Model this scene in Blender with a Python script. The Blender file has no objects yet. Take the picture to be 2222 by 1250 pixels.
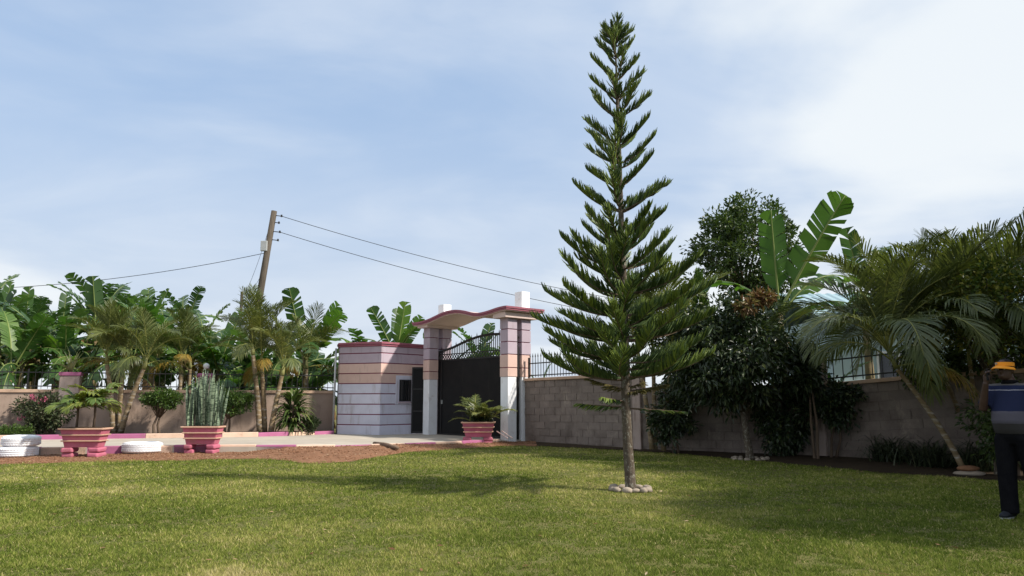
import bpy, math, random
import numpy as np
from mathutils import Vector, Matrix, noise as mnoise
R = math.radians
PI = math.pi
rnd = random.Random(7)

# ------------------------------------------------------------------ camera, sky, sun, exposure
SC = bpy.context.scene
COL = SC.collection
CAM_H = 1.28
FPX = 1605.0
PITCH = math.atan(243.0 / FPX)
cam = bpy.data.cameras.new('camera')
cam.sensor_width = 36.0
cam.lens = 26.0
cam.clip_start = 0.05
cam.clip_end = 2000
camo = bpy.data.objects.new('camera', cam)
COL.objects.link(camo)
camo.location = (0, 0, CAM_H)
camo.rotation_euler = (R(90) + PITCH, 0, 0)
SC.camera = camo

SUN_EL = R(43)
SUN_AZ = math.atan2(0.95, -0.31)          # azimuth from +Y towards +X
SUN_DIR = Vector((math.sin(SUN_AZ) * math.cos(SUN_EL), math.cos(SUN_AZ) * math.cos(SUN_EL), math.sin(SUN_EL)))

W = bpy.data.worlds.new('World')
SC.world = W
W.use_nodes = True
nt = W.node_tree
nt.nodes.clear()
def N(nt, t, **kw):
    n = nt.nodes.new(t)
    for k, v in kw.items():
        setattr(n, k, v)
    return n
def L(nt, a, b):
    nt.links.new(a, b)
sky = N(nt, 'ShaderNodeTexSky', sky_type='NISHITA')
sky.sun_disc = False
sky.sun_elevation = SUN_EL
sky.sun_rotation = SUN_AZ
sky.air_density = 1.15
sky.dust_density = 0.9
sky.ozone_density = 1.6
tc = N(nt, 'ShaderNodeTexCoord')
sep = N(nt, 'ShaderNodeSeparateXYZ')
L(nt, tc.outputs['Generated'], sep.inputs[0])
zadd = N(nt, 'ShaderNodeMath', operation='MAXIMUM'); zadd.inputs[1].default_value = 0.0
L(nt, sep.outputs['Z'], zadd.inputs[0])
zz = N(nt, 'ShaderNodeMath', operation='ADD'); zz.inputs[1].default_value = 0.22
L(nt, zadd.outputs[0], zz.inputs[0])
dx = N(nt, 'ShaderNodeMath', operation='DIVIDE'); dy = N(nt, 'ShaderNodeMath', operation='DIVIDE')
L(nt, sep.outputs['X'], dx.inputs[0]); L(nt, zz.outputs[0], dx.inputs[1])
L(nt, sep.outputs['Y'], dy.inputs[0]); L(nt, zz.outputs[0], dy.inputs[1])
cmb = N(nt, 'ShaderNodeCombineXYZ')
L(nt, dx.outputs[0], cmb.inputs[0]); L(nt, dy.outputs[0], cmb.inputs[1])
def cloud(scale, detail, rough, dist, off, lo, hi, stretch=(1, 1, 1), rot=0):
    mp = N(nt, 'ShaderNodeMapping')
    mp.inputs['Location'].default_value = off
    mp.inputs['Scale'].default_value = stretch
    mp.inputs['Rotation'].default_value = (0, 0, rot)
    L(nt, cmb.outputs[0], mp.inputs[0])
    nz = N(nt, 'ShaderNodeTexNoise')
    nz.inputs['Scale'].default_value = scale
    nz.inputs['Detail'].default_value = detail
    nz.inputs['Roughness'].default_value = rough
    nz.inputs['Distortion'].default_value = dist
    L(nt, mp.outputs[0], nz.inputs['Vector'])
    mr = N(nt, 'ShaderNodeMapRange', interpolation_type='SMOOTHSTEP')
    mr.inputs['From Min'].default_value = lo
    mr.inputs['From Max'].default_value = hi
    L(nt, nz.outputs[0], mr.inputs['Value'])
    return mr.outputs[0]
c1 = cloud(0.55, 7, 0.5, 0.3, (21.3, 35.7, 0.0), 0.455, 0.575)
c2 = cloud(1.0, 6, 0.52, 0.6, (1.3, 7.7, 2.0), 0.36, 0.76, (1.0, 1.7, 1), R(24))
hz = N(nt, 'ShaderNodeMapRange', interpolation_type='SMOOTHSTEP')      # thin cloud thickens towards the horizon
hz.inputs['From Min'].default_value = 0.46; hz.inputs['From Max'].default_value = 0.02
hz.inputs['To Min'].default_value = 0.0; hz.inputs['To Max'].default_value = 0.78
L(nt, zadd.outputs[0], hz.inputs['Value'])
def mth(op, a, b):
    m = N(nt, 'ShaderNodeMath', operation=op)
    for i, s in enumerate((a, b)):
        if isinstance(s, (int, float)): m.inputs[i].default_value = s
        else: L(nt, s, m.inputs[i])
    return m.outputs[0]
def over(under, fac, colour):
    mx = N(nt, 'ShaderNodeMix', data_type='RGBA')
    if isinstance(fac, (int, float)): mx.inputs['Factor'].default_value = fac
    else: L(nt, fac, mx.inputs['Factor'])
    L(nt, under, mx.inputs[6]); mx.inputs[7].default_value = (*colour, 1)
    return mx.outputs[2]
col = over(sky.outputs[0], 0.62, (3.5, 4.85, 7.0))            # even veil of thin high cloud
col = over(col, hz.outputs[0], (5.0, 5.45, 6.2))
col = over(col, mth('MULTIPLY', c2, 0.52), (6.1, 6.55, 7.15))
col = over(col, mth('MULTIPLY', c1, 0.92), (6.7, 7.05, 7.3))
bg = N(nt, 'ShaderNodeBackground'); bg.inputs['Strength'].default_value = 0.106
L(nt, col, bg.inputs['Color'])
wo = N(nt, 'ShaderNodeOutputWorld')
L(nt, bg.outputs[0], wo.inputs['Surface'])

sl = bpy.data.lights.new('sun', 'SUN')
sl.energy = 5.0
sl.angle = R(2.6)
sl.color = (1.0, 0.93, 0.82)
slo = bpy.data.objects.new('sun', sl)
COL.objects.link(slo)
slo.rotation_euler = SUN_DIR.to_track_quat('Z', 'Y').to_euler()
slo.location = (12, -6, 14)

SC.view_settings.view_transform = 'Standard'
SC.view_settings.look = 'None'
SC.view_settings.exposure = 0.35
SC.view_settings.gamma = 1.0
SC.view_settings.use_curve_mapping = False
try:
    SC.cycles.max_bounces = 6
    SC.cycles.transparent_max_bounces = 6
    SC.cycles.use_denoising = True
except Exception:
    pass

# ------------------------------------------------------------------ survey helpers: photo pixel -> place
CT, ST = math.cos(PITCH), math.sin(PITCH)
def ray(px, py):
    u = (px - 1111.0) / FPX; v = (625.0 - py) / FPX
    return u, CT - v * ST, ST + v * CT
def at(px, py, Y):
    a, b, c = ray(px, py); t = Y / b
    return Vector((a * t, Y, CAM_H + c * t))
def gr(px, py, z=0.0):
    a, b, c = ray(px, py); t = (z - CAM_H) / c
    return Vector((a * t, b * t, z))
def on_line(px, P, Q):
    """plan point on the line PQ that stands at photo column px"""
    u = (px - 1111.0) / FPX * CT
    ax, ay = P[0], P[1]; bx, by = Q[0] - P[0], Q[1] - P[1]
    t = (u * ay - ax) / (bx - u * by)
    return Vector((ax + bx * t, ay + by * t, 0))

# ------------------------------------------------------------------ materials
def newmat(name):
    m = bpy.data.materials.new(name); m.use_nodes = True
    m.node_tree.nodes.clear()
    return m, m.node_tree
def rgb(c): return (c[0], c[1], c[2], 1)
def paint(name, c1, c2=None, scale=6.0, rough=0.75, bump=0.0, bscale=60.0, stretch=(1, 1, 1), spec=0.3, dirt=None, dscale=2.0, dlo=0.52, dhi=0.75, dstretch=(1, 1, 1), vary=0.06, metal=0.0, detail=6):
    m, t = newmat(name)
    o = N(t, 'ShaderNodeOutputMaterial'); p = N(t, 'ShaderNodeBsdfPrincipled')
    L(t, p.outputs[0], o.inputs[0])
    c2 = c2 or tuple(x * 0.8 for x in c1)
    co = N(t, 'ShaderNodeTexCoord'); mp = N(t, 'ShaderNodeMapping'); mp.inputs['Scale'].default_value = stretch
    oi = N(t, 'ShaderNodeObjectInfo')
    sh = N(t, 'ShaderNodeVectorMath', operation='MULTIPLY_ADD')
    L(t, oi.outputs['Random'], sh.inputs[0]); sh.inputs[1].default_value = (31, 17, 23); L(t, co.outputs['Object'], sh.inputs[2])
    L(t, sh.outputs[0], mp.inputs[0])
    nz = N(t, 'ShaderNodeTexNoise'); nz.inputs['Scale'].default_value = scale; nz.inputs['Detail'].default_value = detail; nz.inputs['Roughness'].default_value = 0.6
    L(t, mp.outputs[0], nz.inputs['Vector'])
    mr = N(t, 'ShaderNodeMapRange'); mr.inputs['From Min'].default_value = 0.3; mr.inputs['From Max'].default_value = 0.7
    L(t, nz.outputs[0], mr.inputs['Value'])
    mx = N(t, 'ShaderNodeMix', data_type='RGBA'); L(t, mr.outputs[0], mx.inputs['Factor'])
    mx.inputs[6].default_value = rgb(c1); mx.inputs[7].default_value = rgb(c2)
    col = mx.outputs[2]
    if dirt:
        mp2 = N(t, 'ShaderNodeMapping'); mp2.inputs['Scale'].default_value = dstretch
        L(t, sh.outputs[0], mp2.inputs[0])
        n2 = N(t, 'ShaderNodeTexNoise'); n2.inputs['Scale'].default_value = dscale; n2.inputs['Detail'].default_value = 8; n2.inputs['Roughness'].default_value = 0.65
        L(t, mp2.outputs[0], n2.inputs['Vector'])
        m2 = N(t, 'ShaderNodeMapRange', interpolation_type='SMOOTHSTEP'); m2.inputs['From Min'].default_value = dlo; m2.inputs['From Max'].default_value = dhi
        L(t, n2.outputs[0], m2.inputs['Value'])
        x2 = N(t, 'ShaderNodeMix', data_type='RGBA'); L(t, m2.outputs[0], x2.inputs['Factor'])
        L(t, col, x2.inputs[6]); x2.inputs[7].default_value = rgb(dirt)
        col = x2.outputs[2]
    if vary:
        hv = N(t, 'ShaderNodeHueSaturation')
        mv = N(t, 'ShaderNodeMapRange'); L(t, oi.outputs['Random'], mv.inputs['Value'])
        mv.inputs['To Min'].default_value = 1 - vary; mv.inputs['To Max'].default_value = 1 + vary
        L(t, mv.outputs[0], hv.inputs['Value']); L(t, col, hv.inputs['Color']); col = hv.outputs[0]
    L(t, col, p.inputs['Base Color'])
    p.inputs['Roughness'].default_value = rough
    p.inputs['Specular IOR Level'].default_value = spec
    p.inputs['Metallic'].default_value = metal
    if bump:
        nb = N(t, 'ShaderNodeTexNoise'); nb.inputs['Scale'].default_value = bscale; nb.inputs['Detail'].default_value = 5
        L(t, mp.outputs[0], nb.inputs['Vector'])
        bp = N(t, 'ShaderNodeBump'); bp.inputs['Strength'].default_value = bump; bp.inputs['Distance'].default_value = 0.02
        L(t, nb.outputs[0], bp.inputs['Height']); L(t, bp.outputs[0], p.inputs['Normal'])
    return m
def leafmat(name, cols, trans=0.3, rough=0.5, tcol=None, spec=0.4, objw=0.35, patch=None, pscale=0.6):
    """cols: list of (pos, colour); each leaf (mesh island) picks its own shade"""
    m, t = newmat(name)
    o = N(t, 'ShaderNodeOutputMaterial'); p = N(t, 'ShaderNodeBsdfPrincipled')
    g = N(t, 'ShaderNodeNewGeometry'); oi = N(t, 'ShaderNodeObjectInfo')
    mx = N(t, 'ShaderNodeMix', data_type='FLOAT'); mx.inputs[0].default_value = objw
    L(t, g.outputs['Random Per Island'], mx.inputs[2]); L(t, oi.outputs['Random'], mx.inputs[3])
    cr = N(t, 'ShaderNodeValToRGB')
    while len(cr.color_ramp.elements) < len(cols): cr.color_ramp.elements.new(0.5)
    for e, (ps, c) in zip(cr.color_ramp.elements, cols):
        e.position = ps; e.color = rgb(c)
    L(t, mx.outputs[0], cr.inputs[0])
    col = cr.outputs[0]
    if patch:
        co = N(t, 'ShaderNodeTexCoord')
        nz = N(t, 'ShaderNodeTexNoise'); nz.inputs['Scale'].default_value = pscale; nz.inputs['Detail'].default_value = 6; nz.inputs['Roughness'].default_value = 0.65
        L(t, co.outputs['Object'], nz.inputs['Vector'])
        mr = N(t, 'ShaderNodeMapRange'); mr.inputs['From Min'].default_value = 0.36; mr.inputs['From Max'].default_value = 0.68
        L(t, nz.outputs[0], mr.inputs['Value'])
        x2 = N(t, 'ShaderNodeMix', data_type='RGBA'); x2.blend_type = 'MULTIPLY'
        L(t, mr.outputs[0], x2.inputs['Factor']); L(t, col, x2.inputs[6]); x2.inputs[7].default_value = rgb(patch)
        col = x2.outputs[2]
    L(t, col, p.inputs['Base Color'])
    p.inputs['Roughness'].default_value = rough; p.inputs['Specular IOR Level'].default_value = spec
    tr = N(t, 'ShaderNodeBsdfTranslucent')
    if tcol:
        tm = N(t, 'ShaderNodeMix', data_type='RGBA'); tm.blend_type = 'MULTIPLY'; tm.inputs[0].default_value = 1
        L(t, col, tm.inputs[6]); tm.inputs[7].default_value = rgb(tcol); L(t, tm.outputs[2], tr.inputs[0])
    else:
        L(t, col, tr.inputs[0])
    ms = N(t, 'ShaderNodeMixShader'); ms.inputs[0].default_value = trans
    L(t, p.outputs[0], ms.inputs[1]); L(t, tr.outputs[0], ms.inputs[2]); L(t, ms.outputs[0], o.inputs[0])
    return m

def grassmat():
    m, t = newmat('lawn_grass')
    o = N(t, 'ShaderNodeOutputMaterial'); p = N(t, 'ShaderNodeBsdfDiffuse')
    at_ = N(t, 'ShaderNodeAttribute'); at_.attribute_name = 'tone'
    cr = N(t, 'ShaderNodeValToRGB')
    stops = [(0.0, (0.088, 0.126, 0.022)), (0.3, (0.172, 0.220, 0.042)), (0.55, (0.275, 0.295, 0.072)), (0.78, (0.42, 0.375, 0.14)), (1.0, (0.54, 0.46, 0.25))]
    while len(cr.color_ramp.elements) < len(stops): cr.color_ramp.elements.new(0.5)
    for e, (ps, c) in zip(cr.color_ramp.elements, stops): e.position = ps; e.color = rgb(c)
    L(t, at_.outputs['Fac'], cr.inputs[0]); L(t, cr.outputs[0], p.inputs[0])
    tr = N(t, 'ShaderNodeBsdfTranslucent'); L(t, cr.outputs[0], tr.inputs[0])
    ms = N(t, 'ShaderNodeMixShader'); ms.inputs[0].default_value = 0.3
    L(t, p.outputs[0], ms.inputs[1]); L(t, tr.outputs[0], ms.inputs[2]); L(t, ms.outputs[0], o.inputs[0])
    return m
M = {}
M['ground'] = paint('lawn_soil', (0.105, 0.115, 0.034), (0.14, 0.12, 0.046), 3.0, 0.95, 0.5, 30, vary=0, spec=0.1)
M['grass'] = grassmat() if True else leafmat('lawn_grass', [(0.0, (0.070, 0.098, 0.018)), (0.35, (0.145, 0.172, 0.034)), (0.62, (0.225, 0.225, 0.060)), (0.86, (0.34, 0.30, 0.12)), (1.0, (0.46, 0.40, 0.22))], 0.28, 0.6, (1.25, 1.3, 0.6), 0.12, 0.0, (0.60, 0.86, 0.42), 0.7)
M['soil'] = paint('red_soil', (0.25, 0.13, 0.075), (0.165, 0.085, 0.05), 5, 0.95, 0.8, 25, vary=0, spec=0.1, dirt=(0.33, 0.205, 0.13), dscale=9)
M['bedsoil'] = paint('bed_soil', (0.055, 0.038, 0.024), (0.035, 0.026, 0.018), 6, 0.95, 0.8, 22, vary=0, spec=0.1)
M['litter'] = leafmat('dry_litter', [(0, (0.10, 0.045, 0.024)), (0.5, (0.22, 0.11, 0.06)), (0.85, (0.36, 0.24, 0.14)), (1, (0.5, 0.4, 0.27))], 0.1, 0.8, None, 0.1, 0)
M['road'] = paint('concrete_drive', (0.43, 0.385, 0.325), (0.35, 0.31, 0.26), 1.4, 0.9, 0.25, 40, vary=0, spec=0.15, dirt=(0.28, 0.22, 0.17), dscale=0.9, dlo=0.55, dhi=0.8)
M['pink'] = paint('pink_paint', (0.46, 0.135, 0.20), (0.39, 0.105, 0.16), 5, 0.7, 0.25, 40, dirt=(0.27, 0.125, 0.11), dscale=4, dlo=0.50, dhi=0.78)
M['plum'] = paint('plum_paint', (0.42, 0.14, 0.27), (0.36, 0.11, 0.22), 5, 0.65, 0.15, 40, dirt=(0.3, 0.16, 0.17), dscale=5, dlo=0.56, dhi=0.8, vary=0.1)
M['peach'] = paint('peach_paint', (0.70, 0.455, 0.335), (0.62, 0.40, 0.29), 5, 0.65, 0.15, 40, dirt=(0.46, 0.32, 0.24), dscale=4, dlo=0.56, dhi=0.82)
M['cream'] = paint('cream_paint', (0.72, 0.52, 0.40), (0.64, 0.45, 0.34), 5, 0.7, 0.15, 40, dirt=(0.42, 0.28, 0.2), dscale=5, dlo=0.53, dhi=0.8, vary=0.1)
M['groove'] = paint('maroon_groove', (0.20, 0.035, 0.07), None, 5, 0.7)
M['fascia'] = paint('maroon_fascia', (0.31, 0.10, 0.135), (0.25, 0.08, 0.11), 4, 0.55)
M['lilac'] = paint('lilac_paint', (0.43, 0.36, 0.415), (0.385, 0.315, 0.37), 3, 0.7, 0.1, 50, dirt=(0.27, 0.215, 0.23), dscale=2.2, dlo=0.50, dhi=0.80, dstretch=(2.4, 2.4, 0.45), vary=0.05)
M['blush'] = paint('blush_paint', (0.63, 0.45, 0.39), (0.575, 0.40, 0.345), 3, 0.7, 0.1, 50, dirt=(0.40, 0.29, 0.25), dscale=2.2, dlo=0.50, dhi=0.80, dstretch=(2.4, 2.4, 0.45), vary=0.05)
M['mist'] = paint('mist_white_paint', (0.60, 0.60, 0.70), (0.54, 0.54, 0.635), 3, 0.7, 0.1, 50, dirt=(0.36, 0.33, 0.35), dscale=2.2, dlo=0.50, dhi=0.80, dstretch=(2.4, 2.4, 0.45), vary=0.04)
M['white'] = paint('white_paint', (0.80, 0.81, 0.84), (0.74, 0.75, 0.78), 4, 0.65, 0.2, 40, dirt=(0.50, 0.45, 0.41), dscale=3.5, dlo=0.52, dhi=0.82)
M['soffit'] = paint('soffit_paint', (0.66, 0.52, 0.47), (0.6, 0.47, 0.43), 2, 0.8)
M['black'] = paint('black_gate_paint', (0.010, 0.010, 0.011), (0.016, 0.015, 0.015), 3, 0.5, 0.08, 8, spec=0.12)
M['iron'] = paint('black_iron', (0.012, 0.012, 0.014), (0.02, 0.018, 0.017), 10, 0.5, spec=0.4)
M['glass'] = paint('window_glass', (0.012, 0.014, 0.018), None, 2, 0.08, spec=0.6)
M['plaster'] = paint('stained_plaster', (0.36, 0.275, 0.225), (0.30, 0.225, 0.18), 1.3, 0.92, 0.3, 30, vary=0, spec=0.1, dirt=(0.15, 0.11, 0.085), dscale=1.6, dlo=0.5, dhi=0.74, dstretch=(1.6, 1.6, 0.5))
M['pillar'] = paint('pillar_plaster', (0.40, 0.32, 0.29), (0.33, 0.26, 0.23), 3, 0.92, 0.3, 30, spec=0.1, dirt=(0.13, 0.09, 0.075), dscale=4, dlo=0.5, dhi=0.75, dstretch=(2, 2, 0.35))
def wallmat(name, c1, c2, stain, bump):
    m, t = newmat(name)
    o = N(t, 'ShaderNodeOutputMaterial'); p = N(t, 'ShaderNodeBsdfPrincipled'); L(t, p.outputs[0], o.inputs[0])
    g = N(t, 'ShaderNodeNewGeometry'); oi = N(t, 'ShaderNodeObjectInfo')
    def nz(sc, lo, hi, st=(1, 1, 1), rough=0.65):
        mp = N(t, 'ShaderNodeMapping'); mp.inputs['Scale'].default_value = st; L(t, g.outputs['Position'], mp.inputs[0])
        n = N(t, 'ShaderNodeTexNoise'); n.inputs['Scale'].default_value = sc; n.inputs['Detail'].default_value = 9; n.inputs['Roughness'].default_value = rough
        L(t, mp.outputs[0], n.inputs['Vector'])
        r = N(t, 'ShaderNodeMapRange', interpolation_type='SMOOTHSTEP'); r.inputs['From Min'].default_value = lo; r.inputs['From Max'].default_value = hi
        L(t, n.outputs[0], r.inputs['Value']); return r.outputs[0], n.outputs[0]
    def mx(f, a, b):
        x = N(t, 'ShaderNodeMix', data_type='RGBA'); L(t, f, x.inputs['Factor'])
        for i, c in ((6, a), (7, b)):
            if isinstance(c, tuple): x.inputs[i].default_value = rgb(c)
            else: L(t, c, x.inputs[i])
        return x.outputs[2]
    col = mx(nz(3.5, 0.3, 0.7)[0], c1, c2)
    col = mx(nz(0.9, 0.48, 0.72, (1, 1, 0.7))[0], col, stain)
    col = mx(nz(1.7, 0.56, 0.70, (1, 1, 0.6))[0], col, (0.30, 0.25, 0.21))
    hv = N(t, 'ShaderNodeHueSaturation'); mv = N(t, 'ShaderNodeMapRange'); L(t, oi.outputs['Random'], mv.inputs['Value']); mv.inputs['To Min'].default_value = 0.9; mv.inputs['To Max'].default_value = 1.08
    L(t, mv.outputs[0], hv.inputs['Value']); L(t, col, hv.inputs['Color']); L(t, hv.outputs[0], p.inputs['Base Color'])
    p.inputs['Roughness'].default_value = 0.95; p.inputs['Specular IOR Level'].default_value = 0.1
    bp = N(t, 'ShaderNodeBump'); bp.inputs['Strength'].default_value = bump; bp.inputs['Distance'].default_value = 0.02
    L(t, nz(30, 0, 1)[1], bp.inputs['Height']); L(t, bp.outputs[0], p.inputs['Normal'])
    return m
M['block'] = wallmat('concrete_block', (0.225, 0.185, 0.162), (0.18, 0.147, 0.128), (0.115, 0.09, 0.076), 0.6)
M['mortar'] = wallmat('mortar', (0.205, 0.168, 0.147), (0.16, 0.13, 0.113), (0.07, 0.055, 0.046), 0.4)
M['coping'] = paint('coping', (0.52, 0.36, 0.26), (0.42, 0.29, 0.21), 4, 0.9, 0.2, 40, spec=0.1, dirt=(0.22, 0.16, 0.12), dscale=3)
M['polewood'] = paint('weathered_pole', (0.12, 0.10, 0.08), (0.065, 0.055, 0.043), 6, 0.9, 0.5, 20, (3, 3, 0.4), spec=0.1)
M['metalgrey'] = paint('grey_metal', (0.42, 0.43, 0.43), (0.34, 0.35, 0.35), 6, 0.5)
M['cable'] = paint('cable', (0.03, 0.032, 0.036), None, 5, 0.6)
M['bark'] = paint('lichen_bark', (0.075, 0.058, 0.045), (0.12, 0.098, 0.075), 14, 0.95, 0.9, 30, (1, 1, 0.6), spec=0.1, dirt=(0.24, 0.23, 0.19), dscale=26, dlo=0.52, dhi=0.63, dstretch=(1, 1, 0.7))
M['bark2'] = paint('brown_bark', (0.15, 0.11, 0.08), (0.09, 0.065, 0.048), 9, 0.95, 0.7, 25, (1, 1, 0.4), spec=0.1)
M['palmtrunk'] = paint('palm_trunk', (0.27, 0.20, 0.12), (0.17, 0.125, 0.07), 5, 0.85, 0.4, 20, (1, 1, 4), spec=0.2, dirt=(0.40, 0.36, 0.31), dscale=6, dlo=0.5, dhi=0.66, dstretch=(0.6, 0.6, 2.5))
M['crownshaft'] = paint('crownshaft', (0.17, 0.19, 0.06), (0.24, 0.22, 0.09), 5, 0.6, stretch=(3, 3, 0.5))
M['stem'] = paint('banana_stem', (0.17, 0.12, 0.065), (0.10, 0.10, 0.035), 4, 0.75, 0.3, 14, (2, 2, 0.4), dirt=(0.24, 0.13, 0.07), dscale=3)
M['stone'] = paint('pale_stone', (0.36, 0.30, 0.24), (0.25, 0.21, 0.17), 7, 0.9, 0.4, 30, vary=0.15, spec=0.15)
M['log'] = paint('log_wood', (0.22, 0.15, 0.11), (0.13, 0.09, 0.065), 8, 0.9, 0.5, 20, (1, 1, 1), spec=0.1)
M['bluewall'] = paint('pale_blue_wall', (0.44, 0.56, 0.60), (0.40, 0.51, 0.56), 1, 0.8, vary=0)
M['blueroof'] = paint('pale_blue_roof', (0.30, 0.42, 0.47), (0.26, 0.37, 0.42), 1, 0.55, vary=0)
M['globe'] = paint('opal_globe', (0.82, 0.82, 0.80), None, 2, 0.25)
# foliage
M['pine'] = leafmat('pine_needles', [(0, (0.033, 0.056, 0.018)), (0.5, (0.058, 0.100, 0.030)), (0.8, (0.10, 0.150, 0.040)), (1, (0.15, 0.20, 0.05))], 0.12, 0.55, (1.1, 1.2, 0.6), 0.3, 0.3)
M['pine_tip'] = leafmat('pine_new_growth', [(0, (0.11, 0.16, 0.030)), (1, (0.20, 0.26, 0.05))], 0.15, 0.5, (1.2, 1.3, 0.6), 0.3, 0.2)
M['pine_dry'] = leafmat('pine_needles_old', [(0, (0.06, 0.055, 0.02)), (0.6, (0.115, 0.10, 0.033)), (1, (0.16, 0.13, 0.05))], 0.12, 0.6, None, 0.2, 0.3)
M['banana'] = leafmat('banana_leaf', [(0, (0.026, 0.062, 0.018)), (0.45, (0.047, 0.105, 0.024)), (0.8, (0.085, 0.16, 0.03)), (1, (0.13, 0.21, 0.04))], 0.38, 0.42, (1.5, 1.7, 0.6), 0.5, 0.8)
M['banana_back'] = leafmat('banana_leaf_deep', [(0, (0.030, 0.064, 0.024)), (0.5, (0.050, 0.10, 0.032)), (1, (0.09, 0.155, 0.045))], 0.3, 0.45, (1.4, 1.6, 0.7), 0.5, 0.8)
M['banana_dry'] = leafmat('banana_leaf_dry', [(0, (0.12, 0.07, 0.035)), (1, (0.24, 0.15, 0.07))], 0.25, 0.8, None, 0.1, 0.5)
M['rib'] = paint('banana_midrib', (0.22, 0.27, 0.08), None, 4, 0.5)
M['palm'] = leafmat('palm_leaflets', [(0, (0.055, 0.075, 0.022)), (0.5, (0.10, 0.125, 0.036)), (0.85, (0.165, 0.18, 0.055)), (1, (0.25, 0.24, 0.085))], 0.28, 0.45, (1.3, 1.35, 0.6), 0.45, 0.55)
M['palm_dk'] = leafmat('palm_leaflets_deep', [(0, (0.050, 0.070, 0.024)), (0.6, (0.10, 0.125, 0.042)), (1, (0.19, 0.20, 0.08))], 0.25, 0.42, (1.3, 1.35, 0.6), 0.5, 0.55)
M['palm_fresh'] = leafmat('palm_leaflets_fresh', [(0, (0.06, 0.11, 0.02)), (0.5, (0.12, 0.17, 0.03)), (1, (0.26, 0.25, 0.045))], 0.28, 0.45, (1.3, 1.35, 0.6), 0.45, 0.8)
M['palm_yel'] = leafmat('palm_leaflets_yellow', [(0, (0.20, 0.13, 0.022)), (1, (0.36, 0.25, 0.05))], 0.28, 0.5, None, 0.3, 0.5)
M['rachis'] = paint('palm_rachis', (0.25, 0.25, 0.07), (0.19, 0.2, 0.05), 4, 0.5)
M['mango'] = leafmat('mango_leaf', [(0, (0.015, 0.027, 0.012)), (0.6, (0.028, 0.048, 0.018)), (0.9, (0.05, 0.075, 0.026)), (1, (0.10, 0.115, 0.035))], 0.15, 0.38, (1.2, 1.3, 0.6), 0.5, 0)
M['flush'] = leafmat('young_bronze_leaf', [(0, (0.15, 0.075, 0.035)), (0.6, (0.20, 0.12, 0.05)), (1, (0.22, 0.20, 0.05))], 0.25, 0.5, None, 0.3, 0)
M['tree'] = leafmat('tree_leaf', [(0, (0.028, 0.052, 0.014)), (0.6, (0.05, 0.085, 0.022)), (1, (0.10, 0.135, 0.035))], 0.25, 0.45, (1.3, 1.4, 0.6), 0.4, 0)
M['lime'] = leafmat('yellowish_leaf', [(0, (0.036, 0.066, 0.015)), (0.6, (0.075, 0.115, 0.022)), (0.9, (0.17, 0.18, 0.032)), (1, (0.28, 0.25, 0.04))], 0.3, 0.45, (1.3, 1.4, 0.6), 0.4, 0)
M['hedge'] = leafmat('clipped_leaf', [(0, (0.030, 0.060, 0.014)), (0.6, (0.055, 0.105, 0.02)), (1, (0.11, 0.175, 0.034))], 0.25, 0.42, (1.3, 1.4, 0.6), 0.45, 0)
M['thuja'] = leafmat('thuja_spray', [(0, (0.05, 0.10, 0.02)), (1, (0.13, 0.21, 0.035))], 0.2, 0.55, None, 0.3, 0)
M['bougain'] = leafmat('bougainvillea_leaf', [(0, (0.028, 0.042, 0.016)), (0.7, (0.05, 0.07, 0.026)), (1, (0.10, 0.10, 0.05))], 0.22, 0.5, None, 0.35, 0)
M['flower'] = leafmat('pink_bract', [(0, (0.34, 0.06, 0.13)), (1, (0.5, 0.15, 0.23))], 0.3, 0.6, None, 0.2, 0)
M['dracaena'] = leafmat('dracaena_leaf', [(0, (0.03, 0.058, 0.018)), (0.6, (0.065, 0.105, 0.026)), (1, (0.15, 0.18, 0.05))], 0.2, 0.38, (1.2, 1.3, 0.6), 0.5, 0.8)
M['strap'] = leafmat('strap_leaf', [(0, (0.022, 0.032, 0.016)), (0.7, (0.045, 0.06, 0.028)), (1, (0.09, 0.10, 0.05))], 0.2, 0.45, None, 0.4, 0)
M['yucca'] = leafmat('yucca_leaf', [(0, (0.20, 0.24, 0.10)), (0.6, (0.34, 0.37, 0.17)), (1, (0.5, 0.5, 0.3))], 0.2, 0.45, None, 0.4, 0.8)
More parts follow.
